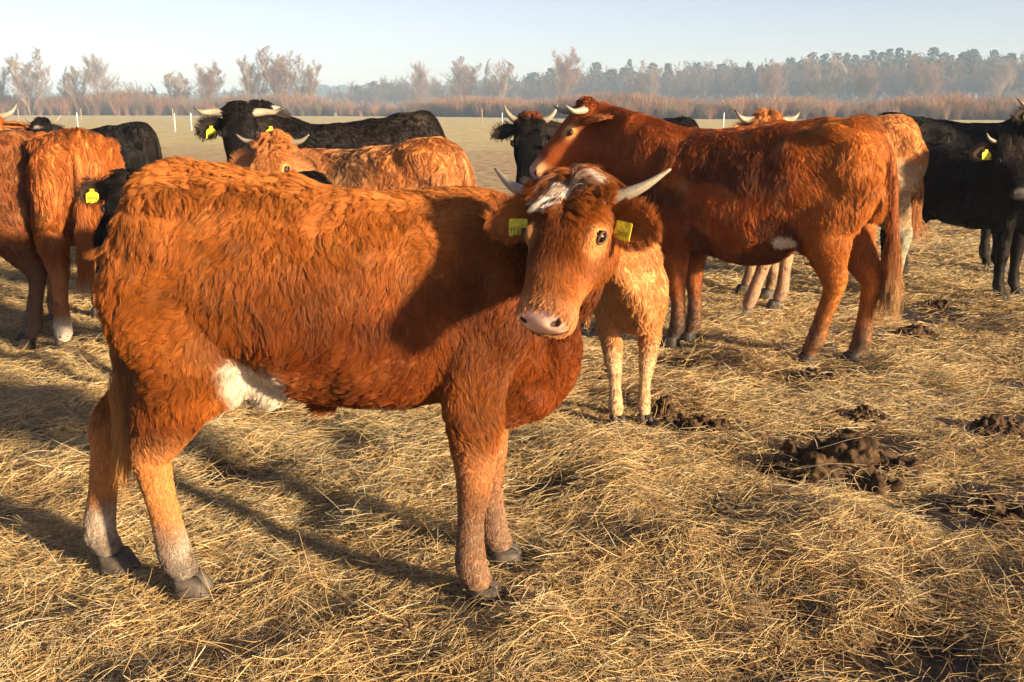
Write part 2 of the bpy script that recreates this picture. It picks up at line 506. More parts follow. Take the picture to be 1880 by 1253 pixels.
def make_cow(spec):
    s = spec.get('scale', 1.0)
    hs = spec.get('head_scale', 1.0) * s
    wid = spec.get('wide', 1.0)
    black = spec.get('black', False)
    psi = spec['heading']
    ox, oy = spec['pos']
    root = empty(spec.get('name', 'cow'), (ox, oy, 0), psi)
    tag(root, spec['label'], spec.get('category', 'cow'), 'cattle of the herd')
    c_, s_ = math.cos(psi), math.sin(psi)
    ex, ey, ez = np.eye(3)
    def to_local(p):
        p = np.asarray(p, float)
        x, y = p[0] - ox, p[1] - oy
        return np.array([c_ * x + s_ * y, -s_ * x + c_ * y, p[2]])
    def dir_local(d):
        return np.array([c_ * d[0] + s_ * d[1], -s_ * d[0] + c_ * d[1], d[2]])
    mb = MB()
    # trunk
    t = TORSO.copy() * s
    ln = spec.get('length', 1.0)
    t[:, 0] *= ln
    t[:, 0] = np.where(t[:, 0] < 0, t[:, 0] * spec.get('rear', 1.0), t[:, 0])
    hsft = spec.get('hip_shift', 0.0) * s
    t[:, 2] -= spec.get('belly', 0) * s * np.exp(-((t[:, 0] / s + .02) / .38) ** 2)
    t[:, 3] *= wid
    rows = crs(t, 4)
    mb.rings([sring((r[0], 0, r[4]), ey, ez, r[3], max(r[1] - r[4], .02), max(r[4] - r[2], .02), 2.35) for r in rows])
    # legs
    legs = []
    hooves = []
    feet = spec.get('feet', {})
    for key, base, wts, sy in (('FL', FRONT, FRONT_W, 1), ('FR', FRONT, FRONT_W, -1), ('HL', HIND, HIND_W, 1), ('HR', HIND, HIND_W, -1)):
        J = base.copy() * s
        J[:, 1] *= sy
        J[:, 3:] *= spec.get('leg_thick', 1.0)
        if key[0] == 'H': J[:, 0] += hsft * (1 - wts)
        if key in feet:
            f = np.asarray(feet[key], float)
            d = f[:2] - J[-1, :2]
            J[:, :2] += wts[:, None] * d
        fw = (ox + c_ * J[-1, 0] - s_ * J[-1, 1], oy + s_ * J[-1, 0] + c_ * J[-1, 1])
        gz = float(gh(fw[0], fw[1])[0]) - .004
        J[:, 2] += wts * gz
        rows = crs(J, 4)
        tan = nrm(np.gradient(rows[:, :3], axis=0))
        R = []
        for r, tg in zip(rows, tan):
            A = nrm(ey - tg * (tg @ ey)); B = np.cross(tg, A)
            R.append(sring(r[:3], A, B, r[4], r[3], r[3], 2.2))
        mb.rings(R)
        legs.append((key, J[:, :3].copy()))
        hooves.append((J[-1, :3].copy(), gz, J[-2, :3].copy()))
    # shoulder, hip and flank masses
    for sy in (1, -1):
        mb.ellipsoid((.46 * s * ln, sy * .155 * s * wid, .98 * s), (nrm((.25, 0, 1)), ey, nrm((1, 0, -.25))), (.24 * s, .085 * s, .13 * s))
        mb.ellipsoid((-.515 * s * ln + hsft, sy * .16 * s * wid, 1.03 * s), (nrm((.15, 0, 1)), ey, nrm((1, 0, -.15))), (.26 * s, .10 * s, .165 * s))
        mb.ellipsoid((-.43 * s, sy * .185 * s * wid, 1.245 * s), (ez, ey, ex), (.05 * s, .05 * s, .10 * s))
        mb.ellipsoid((-.33 * s, sy * .15 * s, .72 * s), (nrm((.5, 0, 1)), ey, nrm((1, 0, -.5))), (.12 * s, .035 * s, .10 * s))
    # head frame
    h = spec['head']
    poll = to_local(h['poll'])
    u = nrm(dir_local(h['dir']))
    w = nrm(np.cross(ez, u)); v = np.cross(u, w)
    ro = rad(h.get('roll', 0))
    w, v = w * math.cos(ro) + v * math.sin(ro), v * math.cos(ro) - w * math.sin(ro)
    hwd = spec.get('head_wide', 1.0)
    def hp(a, b, c):
        return poll + hs * (a * u + b * hwd * w + c * v)
    rows = crs(HEAD, 3)
    mb.rings([sring(hp(r[0], 0, (r[1] + r[2]) / 2 + .03), w, v, r[3] * hs * hwd, max((r[1] - (r[1] + r[2]) / 2 - .03), .006) * hs, max(((r[1] + r[2]) / 2 + .03 - r[2]), .006) * hs, 2.5) for r in rows])
    for sy in (1, -1):
        mb.ellipsoid(hp(.15, sy * .093, .028), (u, w, v), (.045 * hs, .03 * hs, .034 * hs))
        mb.ellipsoid(hp(.12, sy * .072, -.105), (u, w, v), (.12 * hs, .052 * hs, .075 * hs))
        mb.ellipsoid(hp(.435, sy * .042, -.012), (u, w, v), (.034 * hs, .030 * hs, .036 * hs))
        mb.ellipsoid(hp(-.005, sy * .085, .045), (w, u, v), (.035 * hs, .036 * hs, .034 * hs))
    mb.ellipsoid(hp(-.035, 0, .05), (w, u, v), (.085 * hs, .05 * hs, .05 * hs))
    # neck
    nb = np.array(spec.get('neck_base', (.44 * s, 0, .98 * s)))
    nk = hp(.0, 0, -.065)
    ctrl = [np.asarray(c, float) * s for c in spec.get('neck_mid', [])]
    if not ctrl:
        ctrl = [nb * .55 + nk * .45 + np.array((.03, 0, .02)) * s]
    pts = crs(np.vstack([nb, *ctrl, nk]), 8)
    tan = nrm(np.gradient(pts, axis=0))
    fr = np.linspace(0, 1, len(pts))
    nth = spec.get('neck_thick', 1.0)
    R = []
    for p, tg, f in zip(pts, tan, fr):
        A = nrm(ey * (1 - f) + w * f); A = nrm(A - tg * (tg @ A)); B = np.cross(tg, A)
        ra = (.185 * (1 - f) + .098 * f) * (s * (1 - f) + hs * f) * (1 + (nth - 1) * (1 - f))
        rb = (.285 * (1 - f) ** 1.1 + .135 * (1 - (1 - f) ** 1.1)) * (s * (1 - f) + hs * f) * (1 + (nth - 1) * (1 - f))
        R.append(sring(p, A, B, ra, rb, rb * 1.05, 2.2))
    mb.rings(R)
    # dewlap and brisket
    thr = hp(.06, 0, -.14)
    bk = spec.get('brisket', .0)
    dl = crs(np.vstack([thr, thr * .5 + np.array((.70 * ln, 0, .86)) * s * .5, np.array((.70 * ln, 0, .74 - bk)) * s, np.array((.54 * ln, 0, .62 - bk)) * s]), 5)
    mb.tube(dl, np.interp(np.linspace(0, 1, len(dl)), [0, .5, .8, 1], [.045 * hs, .075 * s, .095 * s, .07 * s]), 12)
    for e in spec.get('extra', []):
        mb.ellipsoid(np.asarray(e[0]) * s, (ex, ey, ez), [k * s for k in e[1]])
    # fuse to one continuous body
    me = mb.mesh('body_raw')
    tmp = bpy.data.objects.new('tmp', me); COL.objects.link(tmp)
    vox = spec.get('voxel', .016)
    md = tmp.modifiers.new('r', 'REMESH'); md.mode = 'VOXEL'; md.voxel_size = vox; md.use_smooth_shade = True
    sm = tmp.modifiers.new('s', 'SMOOTH'); sm.factor = .5; sm.iterations = int(spec.get('smooth', 7 if vox < .012 else 4))
    dg = bpy.context.evaluated_depsgraph_get()
    body_me = bpy.data.meshes.new_from_object(tmp.evaluated_get(dg))
    bpy.data.objects.remove(tmp); bpy.data.meshes.remove(me)
    body_me.name = 'body'
    nv = len(body_me.vertices)
    V = np.empty(nv * 3, np.float32); body_me.vertices.foreach_get('co', V); V = V.reshape(-1, 3).astype(float)
    # nostril hollows and mouth crease
    H0 = (V - poll) / hs
    hc = np.stack([H0 @ u, H0 @ w / hwd, H0 @ v], 1)
    for sy in (1, -1):
        d2 = ((hc[:, 0] - .462) / .02) ** 2 + ((hc[:, 1] - sy * .040) / .014) ** 2 + ((hc[:, 2] + .012) / .012) ** 2
        V -= (u * .016 * hs) * np.exp(-d2)[:, None]
    mline = np.exp(-((hc[:, 2] + .066 + .05 * (hc[:, 0] - .44)) / .007) ** 2) * sstep(.30, .36, hc[:, 0])
    V -= (nrm(np.stack([sstep(.4, .46, hc[:, 0]), hc[:, 1] / .07, 0 * hc[:, 0]], 1)) @ np.stack([u, w, v])) * (mline * .006 * hs)[:, None]
    # hide lumps so the trunk is not mechanically smooth
    lump = spec.get('lump', .012)
    body_me.vertices.foreach_set('co', V.astype(np.float32).ravel()); body_me.update()
    Nn = np.empty(nv * 3, np.float32); body_me.vertices.foreach_get('normal', Nn); Nn = Nn.reshape(-1, 3).astype(float)
    trunk = sstep(.2, .34, np.linalg.norm(V - poll, axis=1) / s) * sstep(.45, .7, V[:, 2] / s)
    V += Nn * (trunk * lump * s * (noise3(V / (.11 * s) + 5, spec.get('seed', 3)) - .5) * 2)[:, None]
    body_me.vertices.foreach_set('co', V.astype(np.float32).ravel()); body_me.update()
    body_me.vertices.foreach_get('normal', Nn_ := np.empty(nv * 3, np.float32)); Nn = Nn_.reshape(-1, 3).astype(float)
    body_me.calc_loop_triangles()
    tris = np.empty(len(body_me.loop_triangles) * 3, np.int32); body_me.loop_triangles.foreach_get('vertices', tris); tris = tris.reshape(-1, 3)
    bvh = BVHTree.FromPolygons([Vector(p) for p in V], tris.tolist())

    # regions
    H0 = (V - poll) / hs
    hc = np.stack([H0 @ u, H0 @ w / hwd, H0 @ v], 1)
    q = V / s
    D = [seg_dist(hc, np.array([(-.02, 0, -.05), (.2, 0, -.05), (.44, 0, -.035)])) / .125,
         seg_dist(V, pts[3:-5]) / s / .19,
         seg_dist(q, np.array([(-.62, 0, 1.0), (-.2, 0, .96), (.5, 0, .93)])) / .31]
    for key, J in legs:
        D.append(seg_dist(V, J[2:]) / s / .10)
    D = np.stack(D, 1)
    W = np.exp(-9 * (D - D.min(1, keepdims=True))); W /= W.sum(1, keepdims=True)
    wh, wnk, wt, wl = W[:, 0], W[:, 1], W[:, 2], W[:, 3:].sum(1)
    low = sstep(.62, .42, q[:, 2])                     # lower legs
    wl_low = wl * low
    # hair direction
    ftor = np.array([-.55, 0, -.75]) + np.zeros((nv, 3))
    ftor[:, 0] += .5 * sstep(-.45, -.7, q[:, 0])
    fleg = np.array([-.15, 0, -1.0]) + np.zeros((nv, 3))
    fnk = nrm(nb - nk) * .7 + np.array([0, 0, -.8]) + np.zeros((nv, 3))
    wl_c = hc - np.array(spec.get('whorl', (.13, .0, .07)))
    fhd = nrm(wl_c * np.array([1, .7, .5]) + np.array([.06, 0, 0])) @ np.stack([u, w, v])
    flow = nrm(ftor) * wt[:, None] + fleg * wl[:, None] + nrm(fnk) * wnk[:, None] + fhd * wh[:, None]
    # hair length
    Ls = spec['fur']
    Lh = np.full(nv, Ls['head'])
    fore = sstep(.115, .0, hc[:, 0] + 1.0 * np.maximum(np.abs(hc[:, 1]) - .035, 0) + .05 * (noise3(hc / .03, 3) - .5)) * sstep(-.03, .03, hc[:, 2])
    Lh = Lh + (Ls['fore'] - Ls['head']) * fore
    Lh *= 1 - .45 * sstep(.30, .44, hc[:, 0])
    eye_d = np.minimum(*[np.linalg.norm((hc - np.array([.15, sy * .115, .03])) / np.array([1.1, 1, .9]), axis=1) for sy in (1, -1)])
    Lh *= .2 + .8 * sstep(.025, .085, eye_d)
    nude = wh * sstep(.418, .436, hc[:, 0] - .35 * np.maximum(np.abs(hc[:, 1]) - .035, 0) - 1.6 * np.maximum(-hc[:, 2] - .055, 0))
    Ll = Ls['legup'] * (1 - low) + Ls['leglow'] * low
    Lt = Ls['torso'] * (1 + .25 * sstep(-.3, -.6, q[:, 0]) * sstep(1.0, 1.25, q[:, 2]))
    L = Lt * wt + Ls['neck'] * wnk + Lh * wh + Ll * wl
    L = L * (.55 + .9 * noise3(q / .15, 9))
    dens = (1 - nude) * (1 - wh * sstep(.032, .024, eye_d))
    for p_, gz_, _ in hooves:
        nearf = np.hypot(V[:, 0] - p_[0], V[:, 1] - p_[1]) < .12 * s
        dens = dens * np.where(nearf, sstep(.070 * s, .088 * s, V[:, 2] - gz_), 1)
        L = L * np.where(nearf, .35 + .65 * sstep(.08 * s, .16 * s, V[:, 2] - gz_), 1)
    # colour
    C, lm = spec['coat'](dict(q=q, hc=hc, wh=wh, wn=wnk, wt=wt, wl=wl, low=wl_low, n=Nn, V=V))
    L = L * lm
    if not black:
        C = C + (np.array((.60, .31, .11)) - C) * (wh * sstep(.075, .03, eye_d) * .75)[:, None]
    body_col = C.copy()
    muz = np.array(spec.get('muzzle', (.55, .27, .20)))
    body_col = body_col * (1 - nude[:, None]) + muz * nude[:, None] * (.75 + .5 * noise3(q / .03, 4))[:, None]
    a = body_me.attributes.new('coat_color', 'FLOAT_COLOR', 'POINT')
    rgba = np.ones((nv, 4), np.float32); rgba[:, :3] = body_col
    a.data.foreach_set('color', rgba.ravel())
    body_me.materials.clear(); body_me.materials.append(M_SKIN)
    body = link(bpy.data.objects.new('body', body_me), root)
    # coat
    r = np.random.default_rng(spec.get('seed', 3))
    camL = to_local((0, 0, CAM_H))
    facing = np.sum(nrm(camL - V) * Nn, 1)
    dv = dens * np.where(facing > -.25, 1, .3) * (1 + 3.0 * wh + .5 * wl)
    n = int(spec['strands'])
    ti, Wb = sample_surface(V, tris, n, dv, r)
    def ip(A):
        return np.einsum('ij,ijk->ik', Wb, A[ti]) if A.ndim == 2 else np.sum(A[ti] * Wb, 1)
    fo = spec.get('fur_opts', {})
    P = ip(V)
    hsel = ip(wh)
    fr_ = ip(fore) * hsel
    keep = r.random(n) < 1
    body_sel = (hsel < .5)
    opts = dict(width=spec.get('hair_w', .0016), lift=.38, droop=.45, swirl=.9, swirl_scale=.13 * s, curl=.35, clump=.65, clump_size=16, K=6, seed=spec.get('seed', 3), big=.25)
    opts.update(fo)
    NN, FF, LL, CC = nrm(ip(Nn)), ip(flow), ip(L), ip(C)
    cc = CC * (.8 + .4 * noise3(P / .09 + 3, 8) * 1)[:, None]
    m = body_sel
    grow_fur('coat', body, P[m], NN[m], FF[m], LL[m], cc[m], **opts)
    ho = dict(opts); ho.update(lift=.25, swirl=.35, swirl_scale=.06 * s, clump_size=10, curl=.25, big=0, clump=.5, width=opts['width'] * .8)
    m = (~body_sel) & (fr_ < .35)
    if m.sum() > 50:
        grow_fur('face_hair', body, P[m], NN[m], FF[m], LL[m], cc[m], **ho)
    m = (~body_sel) & (fr_ >= .35)
    if m.sum() > 50:
        ho2 = dict(ho); ho2.update(lift=.85, swirl=1.1, curl=.75, clump=.74, clump_size=18, droop=.7, K=7, width=opts['width'])
        FF2 = FF[m] * .6 + (u * .55)[None, :] + np.sign(ip(hc)[m][:, 1:2]) * w[None, :] * .35
        grow_fur('forelock', body, P[m], NN[m], FF2, LL[m], cc[m], **ho2)
    # eyes
    lidm = M_LIDB if black else M_LID
    for sy in (1, -1):
        o_ = hp(.155, 0, .028); dr = w * sy
        hit = bvh.ray_cast(Vector(o_), Vector(dr), .4 * hs)
        if hit[0] is None: continue
        e = np.array(hit[0]); en = nrm(np.array(hit[1]) * .4 + dr * .5 + u * .35 + v * .25)
        c0 = e - en * .005 * hs
        eb = MB(); eb.ellipsoid(c0, (w, u, v), (.022 * hs,) * 3, 16, 12)
        eo = eb.build('eye', M_EYE, root)
        f1 = nrm(u - en * (u @ en)); f2 = np.cross(en, f1)
        for up_ in (1, -1):
            th = np.linspace(-.15, math.pi + .15, 11)
            lp = np.array([c0 + en * (.0105 + .005 * math.sin(a_)) * hs + (f1 * math.cos(a_) * .0225 + f2 * up_ * math.sin(a_) * (.0145 if up_ > 0 else .0140)) * hs for a_ in th])
            lb = MB(); lb.tube(lp, np.interp(np.linspace(0, 1, 11), [0, .5, 1], [.0035, .0055, .0035]) * hs, 7)
            lb.build('eyelid', lidm, eo)
    # nostrils
    if spec.get('face_detail', True):
        for sy in (1, -1):
            nbld = MB()
            nd = nrm(u * .85 + w * sy * .5 + v * .12)
            hit = bvh.ray_cast(Vector(hp(.40, sy * .026, -.016)), Vector(nd), .2 * hs)
            nc = np.array(hit[0]) if hit[0] is not None else hp(.452, sy * .043, -.008)
            a1 = nrm(w * sy * .75 + v * .65); a1 = nrm(a1 - nd * (a1 @ nd)); a2 = np.cross(nd, a1)
            nbld.ellipsoid(nc - nd * .003 * hs, (a1, a2, nd), (.0195 * hs, .0105 * hs, .0065 * hs), 14, 9)
            nbld.ellipsoid(nc - nd * .003 * hs + a1 * .013 * hs - v * .004 * hs, (a1, a2, nd), (.012 * hs, .006 * hs, .0055 * hs), 10, 7)
            nbld.build('nostril', M_NOSTRIL if not black else M_LIDB, root)
    # horns
    hn = spec.get('horn')
    if hn:
        for sy in (1, -1):
            hpts = hn.get('L' if sy > 0 else 'R', hn.get('pts'))
            P3 = crs(np.array([hp(a_, sy * b_, c_2) for a_, b_, c_2 in hpts]), 6)
            f = np.linspace(0, 1, len(P3))
            rr = hn.get('r', .027) * hs * (1 - f ** 1.5 * .86) * (1 + .03 * np.sin(f * 60) * (f < .4))
            tb = MB(); tb.tube(P3, rr, 14)
            ho_ = tb.build('horn', M_HORND if hn.get('dark', False) else M_HORN, root)
            at = ho_.data.attributes.new('along', 'FLOAT', 'POINT')
            al = np.concatenate([np.repeat(f, 14), [0, 1]])
            at.data.foreach_set('value', al.astype(np.float32))
    # ears with tags
    ea = spec.get('ear', {})
    for sy in (1, -1):
        side_key = 'L' if sy > 0 else 'R'
        e_ = dict(ea); e_.update(ea.get(side_key, {}))
        dr = e_.get('dir', (-.25, .95, -.12))
        axis = nrm(dr[0] * u + sy * dr[1] * w + dr[2] * v)
        op = e_.get('open', (.75, 0, -.35))
        opn = op[0] * u + sy * op[1] * w + op[2] * v
        opn = nrm(opn - axis * (opn @ axis)); acr = np.cross(axis, opn)
        base = hp(*[k * (sy if j == 1 else 1) for j, k in enumerate(e_.get('base', (.02, .095, .0)))])
        el, ew = e_.get('len', .17) * hs, e_.get('wide', .052) * hs
        ns, nt = 12, 9
        ss = np.linspace(0, 1, ns); tt = np.linspace(-1, 1, nt)
        prof = np.interp(ss, [0, .12, .35, .6, .82, .94, 1], [.38, .62, .95, 1.0, .78, .45, .12])
        front, backp = [], []
        for si, pf in zip(ss, prof):
            for ti_ in tt:
                p_ = base + axis * (si * el) + acr * (ti_ * pf * ew) + opn * ((ti_ * ti_ - .5) * pf * ew * .62 * (1 - .35 * si)) - np.array((0, 0, 1)) * (.02 * hs * si * si)
                th_ = .006 * hs * (1 - .6 * abs(ti_)) + .001
                front.append(p_ + opn * th_ * .5); backp.append(p_ - opn * th_ * .5)
        EV = np.array(front + backp)
        F = []
        g_ = np.arange(ns * nt).reshape(ns, nt)
        for i in range(ns - 1):
            for j in range(nt - 1):
                F.append((g_[i, j], g_[i, j + 1], g_[i + 1, j + 1], g_[i + 1, j]))
                F.append(tuple(x + ns * nt for x in (g_[i, j], g_[i + 1, j], g_[i + 1, j + 1], g_[i, j + 1])))
        rim = list(g_[:, 0]) + list(g_[-1, 1:]) + list(g_[:-1, -1][::-1]) + list(g_[0, 1:-1][::-1])
        for a_, b_ in zip(rim, rim[1:] + rim[:1]):
            F.append((a_, b_, b_ + ns * nt, a_ + ns * nt))
        eo = frame_mesh_obj('ear', EV, F, M_SKIN, root)
        ecol = np.array(spec.get('ear_col', C[(wh > .6)].mean(0) if (wh > .6).any() else C.mean(0)))
        at = eo.data.attributes.new('coat_color', 'FLOAT_COLOR', 'POINT')
        rg = np.ones((len(EV), 4), np.float32); rg[:, :3] = ecol; rg[:ns * nt, :3] = ecol * .8
        at.data.foreach_set('color', rg.ravel())
        # ear hair
        ne = int(spec.get('ear_hair', 1200))
        if ne:
            i0 = r.integers(0, ns * nt * 2, ne)
            near_rim = np.abs(np.tile(np.tile(tt, ns), 2))[i0]
            sel = r.random(ne) < .35 + .65 * near_rim
            i0 = i0[sel]
            jit = r.normal(0, .006 * hs, (len(i0), 3))
            EP = EV[i0] + jit - opn * (jit @ opn)[:, None]
            fside = np.where(i0 < ns * nt, 1, -1)[:, None] * opn
            tcoord = np.tile(np.tile(tt, ns), 2)[i0]; scoord = np.tile(np.repeat(ss, nt), 2)[i0]
            ET = axis * .7 + acr[None, :] * tcoord[:, None] * 1.1
            elen = (.012 + .018 * np.abs(tcoord) + .010 * scoord) * hs * spec.get('ear_fluff', 1.0)
            grow_fur('ear_hair', eo, EP, np.broadcast_to(fside, EP.shape).copy(), ET, elen, np.tile(ecol, (len(EP), 1)), width=opts['width'] * .8, lift=.25, droop=.2, swirl=.3, swirl_scale=.05, curl=.2, clump=.4, clump_size=8, K=4, seed=5 + sy)
        tg = spec.get('tags', {}).get(side_key)
        if tg:
            n2 = nrm(opn * .75 + np.array(tg.get('tilt', (0, 0, 0))))
            zz = nrm(ez - n2 * (n2 @ ez)); xx = np.cross(zz, n2)
            tc = base + axis * el * tg.get('at', .42) + opn * (.014 * hs) - zz * tg.get('drop', .030) * hs
            a2 = rad(tg.get('rot', 0)); xx, zz = xx * math.cos(a2) + zz * math.sin(a2), zz * math.cos(a2) - xx * math.sin(a2)
            tw, thh = tg.get('w', .050) * hs, tg.get('h', .054) * hs
            out = [(-.5, -.5), (-.42, -.56), (.42, -.56), (.5, -.5), (.5, .44), (.42, .5), (-.42, .5), (-.5, .44)] if tg.get('square') else [(-.5, -.5), (-.42, -.56), (.42, -.56), (.5, -.5), (.5, .12), (.40, .24), (.17, .36), (.15, .56), (-.15, .56), (-.17, .36), (-.40, .24), (-.5, .12)]
            fv = [tc + xx * a_ * tw + zz * b_ * thh + n2 * .0012 for a_, b_ in out] + [tc + xx * a_ * tw + zz * b_ * thh - n2 * .0012 for a_, b_ in out]
            k = len(out)
            ff = [tuple(range(k)), tuple(range(2 * k - 1, k - 1, -1))] + [(i, i + k, (i + 1) % k + k, (i + 1) % k) for i in range(k)]
            to_ = frame_mesh_obj('ear_tag', fv, ff, M_TAGP, root, smooth=False)
            if tg.get('text'):
                tm = text_mesh(tg['text'], tw * tg.get('ts', .38))
                tm.transform(Matrix(((xx[0], zz[0], n2[0], 0), (xx[1], zz[1], n2[1], 0), (xx[2], zz[2], n2[2], 0), (0, 0, 0, 1))))
                tm.transform(Matrix.Translation(Vector(tc - zz * thh * .2 + n2 * .0022)))
                tm.materials.clear(); tm.materials.append(M_INK)
                link(bpy.data.objects.new('tag_number', tm), to_)
    # hooves: two claws each
    for (p, gz, pp) in hooves:
        hb = MB()
        fwd = np.array([1.0, 0, 0])
        if 'toe' in spec: fwd = nrm(np.array(spec['toe']))
        lat = np.array([-fwd[1], fwd[0], 0])
        for sy in (1, -1):
            rr_ = []
            for zf, ln, ww, sh in ((1, .046, .0235, -.004), (.7, .053, .026, .003), (.3, .062, .0275, .010), (0, .066, .028, .013)):
                c0 = np.array([p[0], p[1], gz + zf * .074 * s]) + fwd * (sh + .004) * s + lat * sy * .0275 * s
                rr_.append(sring(c0, lat, fwd, ww * s, ln * s, ln * .8 * s, 2.3)[::2])
            hb.rings(rr_)
        for sy in (1, -1):
            hb.ellipsoid(pp + np.array((-.040, sy * .020, .012)) * s, (nrm((.3, 0, 1)), ex, ey), (.016 * s, .012 * s, .010 * s), 8, 6)
        hb.build('hoof', M_HOOFD if (black or spec.get('dark_hoof')) else M_HOOF, root)
    # tail
    tl = spec.get('tail')
    if tl is None:
        tl = [(-.59, 0, 1.25), (-.65, 0, 1.215), (-.69, .0, 1.06), (-.695, .01, .83), (-.69, .015, .60)]
    T3 = crs(np.array(tl, float) * s, 6)
    f = np.linspace(0, 1, len(T3))
    tb = MB(); tr = np.interp(f, [0, .15, .6, 1], [.030, .028, .019, .012]) * s
    tb.tube(T3, tr, 10, up=(0, 1, 0))
    to_ = tb.build('tail', M_SKIN, root)
    tcol = np.array(spec.get('tail_col', C[wt > .7].mean(0)))
    tv = np.array([vv.co[:] for vv in to_.data.vertices])
    at = to_.data.attributes.new('coat_color', 'FLOAT_COLOR', 'POINT')
    rg = np.ones((len(tv), 4), np.float32); rg[:, :3] = tcol
    at.data.foreach_set('color', rg.ravel())
    nt_ = int(spec.get('tail_hair', 1500) * 1.8)
    if nt_:
        ff_ = np.concatenate([r.uniform(0, 1, nt_ // 2), r.uniform(.62, 1, nt_ - nt_ // 2)])
        c3 = np.stack([np.interp(ff_, f, T3[:, k]) for k in range(3)], 1)
        rr_ = np.interp(ff_, f, tr)
        ang = r.uniform(0, 6.283, nt_)
        nn = np.stack([np.cos(ang), np.sin(ang), 0 * ang], 1)
        tip = np.array(spec.get('tail_tip', tcol))
        ll = np.interp(ff_, [0, .5, .65, 1], [.055, .06, .13, .24]) * s
        cl = tcol * (1 - sstep(.6, .95, ff_))[:, None] + tip * sstep(.6, .95, ff_)[:, None]
        grow_fur('tail_switch', to_, c3 + nn * rr_[:, None], nn, np.tile((0, 0, -1.0), (nt_, 1)), ll, cl, width=opts['width'] * 1.1, lift=.4, droop=.9, swirl=.25, swirl_scale=.05, curl=.35, clump=.6, clump_size=12, K=6, seed=12)
    return root

# coat colour callbacks: return (colour per vertex, length factor per vertex)
def blend(C, col, m):
    return C * (1 - m[:, None]) + np.array(col) * m[:, None]

def brown_coat(base=(.40, .118, .017), dark=(.25, .058, .008), pale=(.55, .30, .11), leg=(.40, .20, .085), legm=.6, mud=.5, belly=None, muzzle_ring=True, extra=None, seed=1):
    def f(d):
        q, hc = d['q'], d['hc']
        n1 = noise3(q / .16 + 7, seed); n2 = noise3(q / .05 + 2, seed + 4)
        C = np.tile(np.array(base), (len(q), 1))
        C = blend(C, dark, sstep(.45, .75, n1) * .7)
        C = blend(C, pale, .22 * sstep(.5, .85, n2) * d['wt'])
        C = blend(C, dark, .55 * d['wn'])
        C = blend(C, leg, d['low'] * legm)
        C = blend(C, (.17, .125, .085), d['low'] * mud * sstep(.40, .12, q[:, 2]) * (.4 + .9 * noise3(q / .06, 11)).clip(0, 1))
        if muzzle_ring:
            C = blend(C, (.62, .40, .22), d['wh'] * sstep(.34, .40, hc[:, 0]) * .8)
        lm = np.ones(len(q))
        if extra: C, lm = extra(d, C, lm)
        return C, lm
    return f

def black_coat(extra=None, tint=(.008, .0068, .007), seed=2):
    def f(d):
        q, hc = d['q'], d['hc']
        C = np.tile(np.array(tint), (len(q), 1))
        C = blend(C, (.018, .012, .009), .5 * sstep(.5, .8, noise3(q / .2 + 3, seed)))
        C = blend(C, (.06, .045, .032), d['low'] * .45 * sstep(.38, .1, q[:, 2]) * noise3(q / .06, 5))
        lm = np.ones(len(q))
        if extra: C, lm = extra(d, C, lm)
        return C, lm
    return f

def patch(q, c, r):
    return np.exp(-(((q - np.array(c)) / np.array(r)) ** 2).sum(1) * 1.4)

LONG = dict(torso=.062, neck=.052, head=.028, fore=.085, legup=.052, leglow=.015)
MID = dict(torso=.042, neck=.038, head=.022, fore=.06, legup=.028, leglow=.012)
SHORT = dict(torso=.032, neck=.034, head=.017, fore=.05, legup=.028, leglow=.014)

HORN_UP = dict(pts=[(-.01, .075, .045), (-.02, .135, .055), (-.045, .185, .075), (-.10, .215, .10)], r=.027)
HORN_OUT = dict(pts=[(-.01, .07, .045), (-.01, .16, .05), (.0, .235, .06), (-.04, .285, .085)], r=.031, dark=True)
